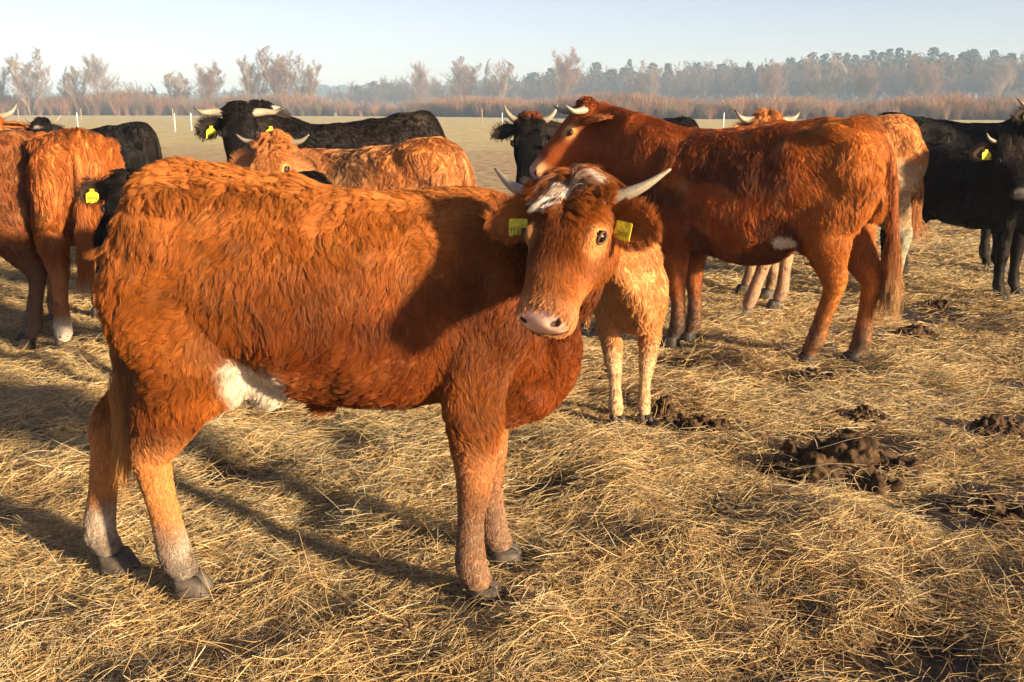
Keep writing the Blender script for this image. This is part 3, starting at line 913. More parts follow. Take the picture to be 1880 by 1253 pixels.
#COWS
def extra_A(d, C, lm):
    q, hc = d['q'], d['hc']
    C = blend(C, (.38, .135, .026), .6 * d['wt'] * sstep(1.0, 1.28, q[:, 2]))
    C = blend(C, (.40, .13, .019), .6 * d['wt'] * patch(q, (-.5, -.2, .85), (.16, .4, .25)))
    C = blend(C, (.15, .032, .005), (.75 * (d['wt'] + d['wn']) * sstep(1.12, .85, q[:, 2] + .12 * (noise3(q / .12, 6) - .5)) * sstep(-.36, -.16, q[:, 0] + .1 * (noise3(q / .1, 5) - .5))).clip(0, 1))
    white = sstep(.83, .77, q[:, 2] + .35 * (q[:, 0] + .22) + .04 * noise3(q / .05, 2)) * sstep(-.32, -.28, q[:, 0]) * sstep(-.085, -.125, q[:, 0])
    C = blend(C, (.66, .57, .46), white)
    C = blend(C, (.62, .50, .36), .6 * sstep(.64, .61, q[:, 2]) * sstep(.0, .1, q[:, 0]) * sstep(.34, .2, q[:, 0]) * d['wt'])
    C = C * (.62 + .54 * noise3(q / .11 + 13, 31))[:, None]
    hf = d['wh'] * (patch(hc, (.01, -.03, .08), (.055, .042, .09)) + .9 * patch(hc, (-.01, .03, .09), (.02, .016, .07)))
    C = blend(C, (.66, .61, .54), sstep(.35, .5, hf))
    C = blend(C, (.46, .17, .045), .6 * d['wh'] * sstep(.2, .3, hc[:, 0]))
    hindlow = d['low'] * sstep(.0, -.2, q[:, 0])
    C = blend(C, (.50, .22, .065), hindlow * sstep(.18, .3, q[:, 2]) * .8)
    C = blend(C, (.36, .31, .25), hindlow * sstep(.27, .19, q[:, 2]) * (.1 + 1.0 * noise3(q / .03, 3)).clip(0, 1))
    C = blend(C, (.13, .11, .09), hindlow * sstep(.17, .08, q[:, 2]) * .75)
    frontlow = d['low'] * sstep(.1, .3, q[:, 0])
    C = blend(C, (.20, .125, .085), frontlow * sstep(.42, .15, q[:, 2]) * (.3 + .7 * noise3(q / .035, 9)).clip(0, 1))
    lm = lm * (1 - .3 * white)
    lm = lm * (1 - .35 * sstep(.0, .35, q[:, 0]) * d['wt'])
    return C, lm

make_cow(dict(name='young_bull', category='bull', label='shaggy red-brown young bull in front with white forehead tuft, head turned to camera', scale=1.0, length=.94, rear=.98, hip_shift=.02, brisket=.05, pos=(-.55, 3.03), heading=0.0, seed=3,
    feet=dict(FR=(.455, -.18), FL=(.52, .10), HR=(-.485, -.11), HL=(-.79, .06)),
    head=dict(poll=(.175, 2.675, 1.255), dir=(-.13, -.28, -.33), roll=2), head_scale=.80, head_wide=1.13, neck_mid=[(.60, -.03, 1.02), (.70, -.13, 1.06)],
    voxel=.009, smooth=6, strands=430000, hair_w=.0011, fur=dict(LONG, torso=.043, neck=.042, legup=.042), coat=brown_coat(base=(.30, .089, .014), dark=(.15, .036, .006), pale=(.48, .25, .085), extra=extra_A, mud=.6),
    muzzle=(.66, .40, .31), horn=dict(pts=[(-.01, .075, .04), (-.0, .135, .042), (-.03, .21, .055), (-.095, .28, .065)], r=.030),
    ear=dict(dir=(.16, .95, .10), open=(.6, .0, .8), len=.185, wide=.062, base=(.05, .095, -.02), R=dict(dir=(.18, .93, .30))), ear_hair=6000, ear_fluff=.8, ear_col=(.36, .115, .025),
    tags=dict(L=dict(text='7890', at=.42, w=.060, h=.058, drop=.028, square=1, rot=-8), R=dict(text='71580', at=.5, w=.064, h=.058, drop=.036, square=1)), tail_tip=(.50, .24, .07), tail_hair=4000,
    tail=[(-.54, 0, 1.25), (-.595, -.02, 1.205), (-.635, -.04, 1.0), (-.645, -.05, .75), (-.635, -.06, .56)],
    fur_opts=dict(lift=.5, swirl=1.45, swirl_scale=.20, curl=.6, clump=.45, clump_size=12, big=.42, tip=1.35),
    extra=[((-.20, -.09, .70), (.085, .06, .10)), ((-.05, 0, .60), (.05, .022, .035))]))

def H(x, y):
    return math.atan2(y, x)

# brown cow seen from behind, left
make_cow(dict(label='fluffy ginger cow seen from behind, white sock on its hind leg', pos=(-2.95, 6.72), heading=H(-.47, .88), scale=1.02, seed=11,
    head=dict(poll=(-3.6, 7.9, 1.2), dir=(-.4, .6, -.7)), voxel=.016, strands=70000, hair_w=.0028, fur=dict(LONG, torso=.06, leglow=.02),
    coat=brown_coat(base=(.40, .13, .028), extra=lambda d, C, lm: (blend(C, (.55, .50, .43), d['low'] * sstep(.24, .18, d['q'][:, 2]) * sstep(.02, .1, d['q'][:, 1]) * sstep(0, -.2, d['q'][:, 0])), lm), seed=5),
    feet=dict(HL=(-.50, .17), HR=(-.52, -.14)), horn=HORN_UP, ear_hair=300, tail_hair=900, fur_opts=dict(K=5, clump_size=14), wide=1.08))
# neighbour at the left edge, facing left; shade is painted into its coat colours
make_cow(dict(label='dark red-brown cow standing at the left edge of the picture', pos=(-3.62, 6.28), heading=H(-.97, -.22), scale=1.02, seed=12,
    head=dict(poll=(-4.5, 6.2, 1.25), dir=(-.8, -.3, -.7)), voxel=.02, strands=26000, hair_w=.003, fur=MID, coat=brown_coat(base=(.15, .045, .012), dark=(.08, .025, .008), seed=6, leg=(.16, .085, .045)),
    feet=dict(HL=(-.50, .16), HR=(-.42, -.13)), horn=HORN_UP, ear_hair=200, tail_hair=500, fur_opts=dict(K=5)))
# brown head peeping in at the left edge
make_cow(dict(label='horned ginger cow whose ear and horn peep in at the left edge', pos=(-4.85, 8.45), heading=H(.62, -.78), scale=1.0, seed=13,
    head=dict(poll=(-4.01, 7.8, 1.40), dir=(.15, -.75, -.6)), voxel=.02, strands=22000, hair_w=.003, fur=MID, coat=brown_coat(seed=7),
    horn=HORN_UP, ear_hair=400, tags=dict(L=dict(), R=dict()), tail_hair=300, fur_opts=dict(K=5)))
# black head behind the bull's rump
make_cow(dict(label='young black animal half hidden behind the shaggy bull, tagged ear showing', pos=(-1.50, 5.22), heading=H(-1, -.05), scale=.875, seed=14, black=True,
    head=dict(poll=(-1.90, 4.98, 1.12), dir=(.12, -.6, -.75)), voxel=.016, strands=32000, hair_w=.0025, fur=MID, coat=black_coat(), muzzle=(.03, .025, .025), ear_col=(.035, .02, .014),
    horn=None, ear=dict(R=dict(dir=(-.1, .95, -.05)), open=(.5, .1, .7), len=.18, wide=.06), ear_hair=900, tags=dict(R=dict(text='0914', at=.55, w=.07, h=.07), L=dict(text='0914')), tail_hair=300, fur_opts=dict(K=5)))
# fluffy brown one in the middle
make_cow(dict(label='woolly ginger cow with small pale horns between the young bull and the black bull', pos=(-.92, 6.35), heading=H(-.93, .30), scale=.985, seed=15,
    head=dict(poll=(-1.43, 6.12, 1.26), dir=(-.12, -.55, -.80)), voxel=.014, strands=80000, hair_w=.0026, fur=dict(LONG, torso=.055, head=.032, fore=.055),
    coat=brown_coat(base=(.46, .18, .05), dark=(.34, .15, .06), pale=(.50, .33, .17), seed=8, extra=lambda d, C, lm: (blend(blend(C, (.30, .19, .10), .7 * patch(d['q'], (.05, .1, 1.15), (.22, .6, .22))), (.40, .11, .022), .8 * sstep(.3, .45, d['q'][:, 0]) * (1 - d['wh'])), lm)),
    horn=dict(pts=[(-.01, .08, .045), (-.02, .13, .05), (-.03, .19, .06), (-.06, .24, .08)], r=.024), ear=dict(dir=(.15, .95, -.2), open=(.4, .1, .85), len=.19, wide=.065, base=(.06, .10, -.01)), ear_hair=2200,
    tags=dict(L=dict(), R=dict()), tail_hair=900, fur_opts=dict(K=6, clump_size=18, curl=.8, swirl=1.2, swirl_scale=.1), neck_mid=[(.58, .06, 1.05)]))
# big black bull
make_cow(dict(name='bull', category='bull', label='big black bull with wide pale horns facing the camera behind the ginger cow', pos=(-1.28, 8.18), heading=H(-.93, -.30), scale=1.10, seed=16, black=True, wide=1.05, neck_thick=1.15,
    head=dict(poll=(-2.06, 7.72, 1.45), dir=(.06, -.52, -.80)), head_scale=.98, voxel=.016, strands=70000, hair_w=.0028, fur=dict(MID, torso=.026, fore=.035, head=.014), coat=black_coat(extra=lambda d, C, lm: (blend(C, (.10, .075, .05), .8 * patch(d['q'], (-.42, .1, 1.30), (.16, .3, .07)) * noise3(d['q'] / .05, 3)), lm)),
    muzzle=(.03, .025, .025), horn=dict(pts=[(.0, .08, .04), (-.01, .17, .035), (.0, .245, .05), (-.02, .30, .075)], r=.031, dark=True), ear=dict(dir=(.12, .95, -.12), open=(.4, .1, .85), len=.19, wide=.062, base=(.05, .10, -.01)), ear_hair=1500, ear_col=(.02, .014, .012),
    tags=dict(L=dict(at=.6, w=.07, h=.08, drop=.05), R=dict(at=.5, w=.07, h=.08, drop=.05)), tail_hair=600, fur_opts=dict(K=5, swirl=.6, lift=.3)))
# second black one further back
make_cow(dict(label='black horned cow behind the big bull, only poll and back visible', pos=(-1.52, 10.1), heading=H(-1, -.08), scale=1.06, seed=17, black=True,
    head=dict(poll=(-2.40, 9.75, 1.47), dir=(.15, -.6, -.6)), voxel=.02, strands=26000, hair_w=.0035, fur=dict(MID, fore=.06), coat=black_coat(extra=lambda d, C, lm: (blend(C, (.06, .03, .02), .8 * sstep(-.3, -.6, d['q'][:, 0])), lm), seed=4),
    muzzle=(.03, .025, .025), horn=dict(pts=[(.0, .08, .045), (-.01, .14, .04), (.01, .185, .05), (.03, .20, .06)], r=.03, dark=True), ear=dict(dir=(.1, .93, -.2), open=(.5, .1, .7)), ear_hair=400, ear_col=(.03, .02, .015), tags=dict(L=dict()), tail_hair=300, fur_opts=dict(K=5)))
# small black one far left
make_cow(dict(label='small black heifer far back at the left beside a white fence post', pos=(-4.98, 12.2), heading=H(-.98, -.2), scale=1.0, seed=18, black=True,
    head=dict(poll=(-5.43, 11.8, 1.30), dir=(-.05, -.75, -.6)), voxel=.022, strands=26000, hair_w=.004, fur=MID, coat=black_coat(extra=lambda d, C, lm: (blend(C, (.5, .45, .4), .8 * d['wh'] * patch(d['hc'], (.08, 0, .07), (.02, .04, .05))), lm), seed=9),
    muzzle=(.03, .025, .025), horn=dict(HORN_UP, r=.02), ear=dict(dir=(.1, .95, -.15), open=(.5, .1, .7)), ear_hair=300, ear_col=(.02, .014, .012), tags=dict(L=dict(), R=dict()), tail_hair=200, fur_opts=dict(K=5)))
# black face by the big brown muzzle
make_cow(dict(label='black cow with rusty poll, its face beside the big brown cow\'s muzzle', pos=(.95, 8.62), heading=H(-.94, -.30), scale=1.06, seed=19, black=True,
    head=dict(poll=(.15, 8.10, 1.37), dir=(-.06, -.5, -.80)), head_scale=1.05, voxel=.018, strands=34000, hair_w=.003, fur=dict(MID, fore=.03), coat=black_coat(extra=lambda d, C, lm: (blend(C, (.20, .06, .02), .85 * d['wh'] * sstep(.0, -.05, d['hc'][:, 0])), lm), seed=10),
    muzzle=(.04, .03, .03), horn=dict(pts=[(-.01, .075, .045), (-.03, .13, .055), (-.07, .17, .075), (-.12, .19, .09)], r=.026), ear=dict(dir=(.1, .95, -.15), open=(.4, .1, .85), len=.18), ear_hair=500, ear_col=(.02, .014, .012), tags=dict(R=dict()), tail_hair=200, fur_opts=dict(K=5)))
# big red-brown cow on the right
def extra_I(d, C, lm):
    q = d['q']
    C = blend(C, (.47, .17, .028), .65 * sstep(-.15, -.45, q[:, 0]) * (d['wt'] + d['wl']).clip(0, 1))
    C = blend(C, (.13, .036, .009), .95 * sstep(.47, .55, noise3(q / .15 + 31, 21)) * sstep(-.5, -.3, q[:, 0]) * d['wt'] * sstep(1.3, 1.15, q[:, 2]))
    C = blend(C, (.24, .065, .016), .8 * patch(q, (-.60, 0, 1.30), (.16, .12, .12)))
    w_ = patch(q, (-.22, .25, .68), (.09, .16, .055))
    C = blend(C, (.78, .70, .60), sstep(.3, .6, w_))
    C = blend(C, (.085, .06, .045), d['low'] * sstep(.42, .10, q[:, 2]) * (.35 + .7 * noise3(q / .05, 4)).clip(0, 1))
    return C, lm * (1 - .3 * sstep(.5, .62, noise3(q / .17 + 31, 21)))
make_cow(dict(label='large red-brown horned cow standing in profile behind the young bull', pos=(1.51, 6.12), heading=H(-.845, .535), scale=1.085, seed=20, wide=1.03, belly=.075,
    feet=dict(HL=(-.39, .11), HR=(-.61, -.10), FL=(.50, .08), FR=(.47, -.12)),
    head=dict(poll=(.50, 6.80, 1.455), dir=(-.60, -.10, -.60)), head_scale=1.05, neck_mid=[(.66, .08, 1.13)], voxel=.012, lump=.018, strands=200000, hair_w=.0018, fur=dict(MID, torso=.048, neck=.040, legup=.034),
    coat=brown_coat(base=(.34, .082, .012), dark=(.20, .045, .008), leg=(.26, .09, .022), extra=extra_I, seed=12), muzzle=(.55, .36, .30),
    horn=dict(pts=[(-.02, .07, .045), (.01, .12, .06), (.06, .155, .10), (.075, .165, .16)], r=.028), ear=dict(dir=(-.35, .85, -.15), open=(.3, .3, -.6), len=.17, wide=.055), ear_hair=1800, tags=dict(L=dict(at=.5, tilt=(.2, .9, 0), w=.03)),
    tail=[(-.59, 0, 1.25), (-.655, -.01, 1.215), (-.70, -.04, 1.05), (-.715, -.07, .8), (-.73, -.10, .62), (-.72, -.11, .48)], tail_tip=(.36, .21, .09), tail_hair=1700, dark_hoof=True,
    fur_opts=dict(lift=.38, swirl=.9, swirl_scale=.18, curl=.4, clump=.62, clump_size=14, K=5)))
# light brown behind
make_cow(dict(label='pale orange-brown cow with a mud-caked grey hind leg beside the black calf', pos=(2.50, 8.08), heading=H(-1, .03), scale=1.085, seed=21,
    feet=dict(HL=(-.55, .12), HR=(-.62, -.16), FL=(.42, .16), FR=(.55, -.14)), head=dict(poll=(1.98, 7.95, 1.38), dir=(.02, -.55, -.75)), neck_mid=[(.58, .05, 1.12)],
    voxel=.018, strands=50000, hair_w=.0028, fur=dict(SHORT, torso=.028), coat=brown_coat(base=(.46, .19, .055), dark=(.38, .15, .04), seed=13,
      extra=lambda d, C, lm: (blend(C, (.30, .22, .135), .85 * sstep(1.12, 1.0, d['q'][:, 2] + .12 * noise3(d['q'] / .12, 3)) * sstep(-.25, -.4, d['q'][:, 0]) + .7 * d['low']), lm)),
    horn=dict(pts=[(-.01, .08, .045), (-.01, .15, .05), (-.02, .20, .07), (-.07, .235, .085)], r=.028, dark=True), ear_hair=500, ear=dict(dir=(.1, .95, -.15), open=(.4, .1, .8)), tail_hair=400, fur_opts=dict(K=5)))
# brown one hidden behind the big cow
make_cow(dict(label='ginger cow almost hidden behind the large red-brown cow, legs under its belly', pos=(1.42, 7.45), heading=H(-1, .12), scale=1.05, seed=22,
    feet=dict(HL=(-.34, .13), HR=(-.60, -.15)), head=dict(poll=(.55, 7.9, 1.2), dir=(-.7, .3, -.6)), voxel=.02, strands=22000, hair_w=.0035, fur=MID, coat=brown_coat(seed=14, leg=(.34, .22, .14), legm=.9), horn=HORN_UP, ear_hair=100, tail_hair=200, fur_opts=dict(K=5)))
# black cow at the right edge, behind
make_cow(dict(label='large black cow at the right edge behind the black calf', pos=(4.05, 9.45), heading=H(.98, -.1), scale=1.09, seed=23, black=True,
    head=dict(poll=(4.70, 9.0, 1.49), dir=(.15, -.75, -.55)), neck_mid=[(.6, -.1, 1.15)], voxel=.02, strands=40000, hair_w=.003, fur=SHORT, coat=black_coat(seed=11), muzzle=(.03, .025, .025), horn=HORN_OUT, ear=dict(dir=(-.05, .95, -.2), open=(.5, .1, .7), len=.18), ear_hair=500, ear_col=(.035, .02, .014),
    tags=dict(L=dict(), R=dict(w=.07, h=.075)), tail_hair=300, fur_opts=dict(K=5)))
# black calf
make_cow(dict(name='calf', category='calf', label='black calf with one pale horn and yellow tag at the right edge', pos=(3.74, 8.30), heading=H(.64, -.77), scale=.92, seed=24, black=True,
    head=dict(poll=(3.66, 7.50, 1.22), dir=(.02, -.62, -.66)), voxel=.016, strands=50000, hair_w=.0026, fur=dict(SHORT, fore=.05), coat=black_coat(extra=lambda d, C, lm: (blend(C, (.07, .045, .03), .5 * d['wh'] * patch(d['hc'], (.1, 0, .07), (.07, .07, .05))), lm), seed=12), muzzle=(.045, .04, .04),
    horn=dict(pts=[(-.01, .07, .045), (-.02, .12, .055), (-.04, .165, .075), (-.07, .185, .10)], r=.021), ear=dict(dir=(.05, .95, -.15), open=(.4, .1, .8), len=.18), ear_hair=700, ear_col=(.035, .02, .014), tags=dict(R=dict(w=.07, h=.075), L=dict()), tail_hair=300, fur_opts=dict(K=5)))
# pale calf behind the bull's head
make_cow(dict(name='calf', category='calf', label='pale sandy calf behind the bull\'s head, only chest and front legs showing', pos=(.52, 5.03), heading=H(.16, -.98), scale=.73, wide=.76, brisket=-.05, seed=25,
    feet=dict(FL=(.36, .075), FR=(.40, -.075)), head=dict(poll=(.38, 4.35, 1.0), dir=(-.45, -.45, -.5)), leg_thick=.95, voxel=.014, strands=40000, hair_w=.0024, fur=dict(MID, torso=.03, leglow=.014),
    coat=brown_coat(base=(.46, .215, .075), dark=(.42, .185, .06), leg=(.46, .31, .17), legm=1.0, mud=.12, seed=15), horn=None, ear_hair=200, tail_hair=200, fur_opts=dict(K=5)))
# ------------------------------------------------------------------ far landscape
CAMP = rad(PITCH)
def px_x(px, D):                            # lateral place of a thing D metres away
    return (px - 940) / 1828 * (D * math.cos(CAMP) + CAM_H * math.sin(CAMP))
def px_h(py, D):
    return CAM_H + D * math.tan(math.atan((626.5 - py) / 1828) - CAMP)

def twig_mat(name, attr='twig_color'):
    return attr_mat(name, attr, rough=.85, spec=.1)
M_TWIG = twig_mat('twig')

def prisms(polys):
    """polys: list of (pts (k,3), r0, r1) -> verts, quads of three-sided tubes."""
    V, F, n = [], [], 0
    groups = {}
    for p, a, b in polys: groups.setdefault(len(p), []).append((p, a, b))
    for k, items in groups.items():
        P = np.array([i[0] for i in items]); A = np.array([i[1] for i in items]); B = np.array([i[2] for i in items])
        m = len(P)
        tan = nrm(P[:, -1] - P[:, 0])
        ref = np.where(np.abs(tan[:, 2:3]) > .9, np.array([[1., 0, 0]]), np.array([[0, 0, 1.]]))
        a = nrm(np.cross(tan, ref)); b = np.cross(tan, a)
        R = A[:, None] + (B - A)[:, None] * np.linspace(0, 1, k)[None]
        ring = [P + R[..., None] * (math.cos(t) * a + math.sin(t) * b)[:, None] for t in (0, 2.094, 4.189)]
        v = np.stack(ring, 2)                # m,k,3,3
        idx = np.arange(m * k * 3).reshape(m, k, 3) + n
        for j in range(3):
            j2 = (j + 1) % 3
            F.append(np.stack([idx[:, :-1, j], idx[:, :-1, j2], idx[:, 1:, j2], idx[:, 1:, j]], -1).reshape(-1, 4))
        V.append(v.reshape(-1, 3)); n += m * k * 3
    return np.vstack(V), np.vstack(F)

def bare_tree(seed, H_=15., W_=9., stems=4, spread=.35, lean_up=.85, nb=14, nt=10, ntl=7, r0=.16, twig_r=.022, crown_from=.2):
    r = random.Random(seed)
    trunk, crown = [], []
    def path(p, d, L, k, wob, up):
        pts = [np.array(p, float)]; d = nrm(np.array(d, float))
        for _ in range(k):
            d = nrm(d + np.array([r.gauss(0, wob), r.gauss(0, wob), r.gauss(0, wob) * .6 + up]))
            pts.append(pts[-1] + d * L / k)
        return np.array(pts)
    for i in range(stems):
        az = 6.283 * (i + r.random() * .7) / stems
        sp = spread * (.5 + r.random()) if stems > 1 else spread * .2
        st = path((math.cos(az) * .3 * (stems > 1), math.sin(az) * .3 * (stems > 1), 0), (math.cos(az) * sp, math.sin(az) * sp, 1), H_ * r.uniform(.78, 1.0), 6, .07, .03)
        trunk.append((st, r0 * H_ / 15, r0 * .18 * H_ / 15))
        for b in range(nb):
            f = crown_from + (1 - crown_from) * (b + r.random()) / nb
            x = f * 6; j = min(int(x), 5); p = st[j] * (1 - x + j) + st[j + 1] * (x - j)
            a2 = r.uniform(0, 6.283)
            L = W_ * .5 * (1.15 - f * .75) * r.uniform(.7, 1.15)
            br = path(p, (math.cos(a2), math.sin(a2), lean_up + r.random() * .5), L, 3, .16, .10)
            crown.append((br, .055 * H_ / 15, .018 * H_ / 15))
            for t in range(nt):
                g = .25 + .75 * (t + r.random()) / nt
                x2 = g * 3; j2 = min(int(x2), 2); p2 = br[j2] * (1 - x2 + j2) + br[j2 + 1] * (x2 - j2)
                a3 = r.uniform(0, 6.283)
                tw = path(p2, (math.cos(a3) * .8, math.sin(a3) * .8, .7 + r.random() * .6), L * .42 * r.uniform(.6, 1.2), 2, .2, .1)
                crown.append((tw, twig_r * 1.2, twig_r * .8))
                for q in range(ntl):
                    h = .2 + .8 * r.random()
                    p3 = tw[0] * (1 - h) + tw[-1] * h
                    a4 = r.uniform(0, 6.283)
                    crown.append((path(p3, (math.cos(a4), math.sin(a4), .9), L * .26 * r.uniform(.6, 1.3), 1, .1, 0), twig_r, twig_r * .5))
    env_h = max(p[:, 2].max() for p, _, _ in crown)
    def fit(p):
        p = p.copy(); rr = np.hypot(p[:, 0], p[:, 1]); zz = p[:, 2] / env_h
        e = W_ * .52 * np.sqrt(np.clip(1 - ((zz - .58) / .43) ** 2, .03, 1))
        k = np.minimum(1, e * (1 + .12 * np.sin(np.arctan2(p[:, 1], p[:, 0]) * 3 + zz * 9)) / np.maximum(rr, 1e-6)); k = k ** .8
        p[:, 0] *= k; p[:, 1] *= k
        return p
    return [(fit(p) if len(p) > 4 else p, a, b_) for p, a, b_ in trunk], [(fit(p), a, b_) for p, a, b_ in crown]

def colored(name, V, F, col, jit, seed, material=None):
    me = fast_mesh(name, V, F)
    at = me.attributes.new('twig_color', 'FLOAT_COLOR', 'POINT')
    rg = np.ones((len(V), 4), np.float32)
    n_ = noise3(V / 1.7, seed)
    rg[:, :3] = np.array(col) * (1 + jit * (n_ - .5) * 2)[:, None]
    at.data.foreach_set('color', rg.ravel())
    me.materials.append(material or M_TWIG)
    return me

PINKISH, TAN, RUSTY, GREY = (.19, .145, .12), (.21, .165, .13), (.18, .115, .085), (.145, .122, .11)
protos = []
for k, (sd, kw, cc) in enumerate([
    (1, dict(stems=5, spread=.32, W_=10, nb=13), PINKISH), (2, dict(stems=1, spread=.2, W_=16, nb=40, nt=10, crown_from=.15, r0=.22), PINKISH), (3, dict(stems=4, spread=.42, W_=11), TAN),
    (4, dict(stems=3, spread=.24, W_=12, nb=18), RUSTY), (5, dict(stems=7, spread=.6, W_=10, nb=8, crown_from=.12), TAN), (6, dict(stems=3, spread=.25, W_=12, nb=16), GREY)]):
    tr, cr = bare_tree(sd, **kw)
    tv, tf = prisms(tr); cv, cf = prisms(cr)
    hh = cv[:, 2].max()
    protos.append((colored('trunk', tv, tf, (.20, .15, .11), .3, sd), colored('crown', cv, cf, cc, .35, sd), hh, (tv, tf), (cv, cf), cc))

def put_tree(k, px, top, D, label, wide=1.0, rz=None, cat='tree', name='bare_tree'):
    t_me, c_me, hh = protos[k][:3]
    H_ = px_h(top, D)
    root = empty(name, (px_x(px, D), D, -.1), (px * 1.7) % 6.28 if rz is None else rz)
    sc = H_ / hh
    root.scale = (sc * wide * 1.25, sc * wide * 1.25, sc)
    tag(root, label, cat, 'bare trees along the field edge')
    link(bpy.data.objects.new('trunk', t_me), root)
    link(bpy.data.objects.new('crown', c_me), root)

TREES = [
    (5, -8, 104, 262, 'grey bare tree cut by the left edge of the picture', 1.0),
    (0, 58, 82, 258, 'tall bare tree with fanned stems, first from the left edge', .95),
    (2, 140, 118, 262, 'low bare tree touching the pointed bare tree', .9),
    (1, 188, 94, 258, 'bare tree with a pointed crown above the left scrub', .75),
    (4, 228, 140, 264, 'small spreading bare tree right of the pointed crown', .9),
    (4, 268, 152, 262, 'lowest rounded bare tree between the two left tree groups', 1.1),
    (2, 330, 128, 260, 'rounded bare tree joined to a taller reddish one', 1.0),
    (3, 380, 108, 258, 'bare tree with reddish twigs just left of the black bull', .9),
    (5, 432, 156, 420, 'small dark round tree far off before the big clump', 1.0),
    (0, 468, 85, 256, 'leftmost tree of the big bare clump above the black bull', .75),
    (3, 518, 82, 254, 'middle and tallest tree of the big bare clump', .95),
    (0, 566, 96, 256, 'right-hand tree of the big bare clump', .8),
    (1, 775, 108, 330, 'lone bare tree rising over the hazy wood left of centre', .62),
    (3, 846, 100, 330, 'broad pale bare tree rising over the hazy wood', .95),
    (2, 915, 104, 330, 'thin bare tree between two broader ones over the wood', .7),
    (3, 1030, 82, 310, 'highest bare tree above the wood near the picture\'s middle', .8),
    (0, 1190, 106, 320, 'pale thin tree tops over the wood behind the big cow', .8),
    (3, 1420, 106, 300, 'reddish bare tree at the wood edge behind the horned head', .75),
    (2, 1505, 92, 310, 'pale bare tree rising above the wood edge', .8),
    (3, 1590, 108, 300, 'grey-brown tree at the wood edge above the orange rump', .9),
    (3, 1700, 95, 285, 'broad rusty tree standing before the pines', 1.05),
    (1, 1830, 102, 290, 'rusty tree at the wood edge close to the right side', .8),
]
for k, px, top, D, lab, wd in TREES:
    put_tree(k, px, top, D, lab, wd)

# the wood: a far mass of bare trees and pines
rw = random.Random(5)
def pine(seed, H_=18.):
    r = random.Random(seed)
    V, F = [], []
    tv, tf = prisms([(np.array([(0, 0, 0), (0, 0, H_ * .5), (0, 0, H_)]), .2, .04)])
    q = []
    for i in range(330):
        z = H_ * (.40 + .60 * r.random() ** .75)
        rr = (max(0, 1 - ((z / H_ - .62) / .40) ** 2)) ** .5 * 2.7 * (.3 + .7 * r.random()) + .15
        a = r.uniform(0, 6.283)
        c = np.array([math.cos(a) * rr, math.sin(a) * rr, z])
        d1 = nrm(np.array([r.gauss(0, 1), r.gauss(0, 1), r.gauss(0, .4)])); d2 = nrm(np.cross(d1, (r.gauss(0, 1), r.gauss(0, 1), r.gauss(0, 1))))
        sz = r.uniform(.4, .9)
        q.append([c - d1 * sz, c - d2 * sz * .5, c + d1 * sz, c + d2 * sz * .6])
    q = np.array(q)
    return (tv, tf), (q.reshape(-1, 3), np.arange(len(q) * 4).reshape(-1, 4))
light = []
for sd, kw in ((21, dict(stems=1, W_=12, nb=20, nt=6, ntl=3, twig_r=.06, crown_from=.15)), (22, dict(stems=2, spread=.15, W_=11, nb=11, nt=6, ntl=3, twig_r=.06, crown_from=.12)), (23, dict(stems=3, spread=.3, W_=10, nb=8, nt=5, ntl=3, twig_r=.06))):
    tr, cr = bare_tree(sd, **kw)
    light.append(prisms(tr + cr))
pines = [pine(s_) for s_ in (1, 2, 3)]
def mass(name, items, label):
    VV, FF, CC, n = [], [], [], 0
    for V, F, x, y, sx, sz, rz, col in items:
        c, s = math.cos(rz), math.sin(rz)
        W_ = np.stack([(V[:, 0] * c - V[:, 1] * s) * sx + x, (V[:, 0] * s + V[:, 1] * c) * sx + y, V[:, 2] * sz], 1)
        VV.append(W_); FF.append(F + n); n += len(V)
        CC.append(np.tile(np.array(col), (len(V), 1)) * (.75 + .5 * noise3(W_ / 1.5, 3))[:, None])
    me = fast_mesh(name, np.vstack(VV), np.vstack(FF))
    at = me.attributes.new('twig_color', 'FLOAT_COLOR', 'POINT')
    C4 = np.ones((n, 4), np.float32); C4[:, :3] = np.vstack(CC)
    at.data.foreach_set('color', C4.ravel())
    me.materials.append(M_TWIG)
    o = link(bpy.data.objects.new(name, me))
    tag(o, label, kind='stuff')
items = []
def lerp(a, b, t): return a + (b - a) * t
for row in range(6):
    for i in range(80):
        t = (i + rw.random()) / 80
        px = lerp(600, 1960, t)
        D = lerp(470, 325, t) + row * 12 + rw.uniform(-4, 4)
        top = np.interp(px, [600, 700, 900, 1150, 1350, 1600, 1900], [165, 143, 138, 118, 112, 102, 97]) + rw.uniform(-6, 16) + (8 if row < 2 else 0)
        H_ = px_h(top, D)
        col = rw.choice([(.10, .064, .047), (.115, .058, .037), (.085, .066, .052), (.075, .055, .045)])
        isp = rw.random() < (.0 if row < 2 else .08 + .6 * t)
        if isp:
            (tv, tf), (pv, pf) = rw.choice(pines)
            items.append((pv, pf, px_x(px, D), D, rw.uniform(.7, 1.3), H_ / 18. * rw.uniform(.86, 1.06), rw.uniform(0, 6), (.028, .05, .028)))
            items.append((tv, tf, px_x(px, D), D, 1, H_ / 18., 0, (.2, .11, .07)))
        else:
            V, F = rw.choice(light)
            sc = H_ / V[:, 2].max()
            items.append((V, F, px_x(px, D), D, sc * rw.uniform(.8, 1.15), sc, rw.uniform(0, 6), col))
for row in range(2):
    for i in range(80):
        px = lerp(590, 1960, (i + rw.random()) / 80); D = lerp(455, 312, (px - 590) / 1370) + row * 25 + rw.uniform(-4, 4)
        V, F = rw.choice(light); sc = rw.uniform(5, 9) / V[:, 2].max()
        items.append((V, F, px_x(px, D), D, sc * 1.7, sc, rw.uniform(0, 6), rw.choice([(.16, .10, .07), (.13, .095, .08), (.18, .11, .07)])))
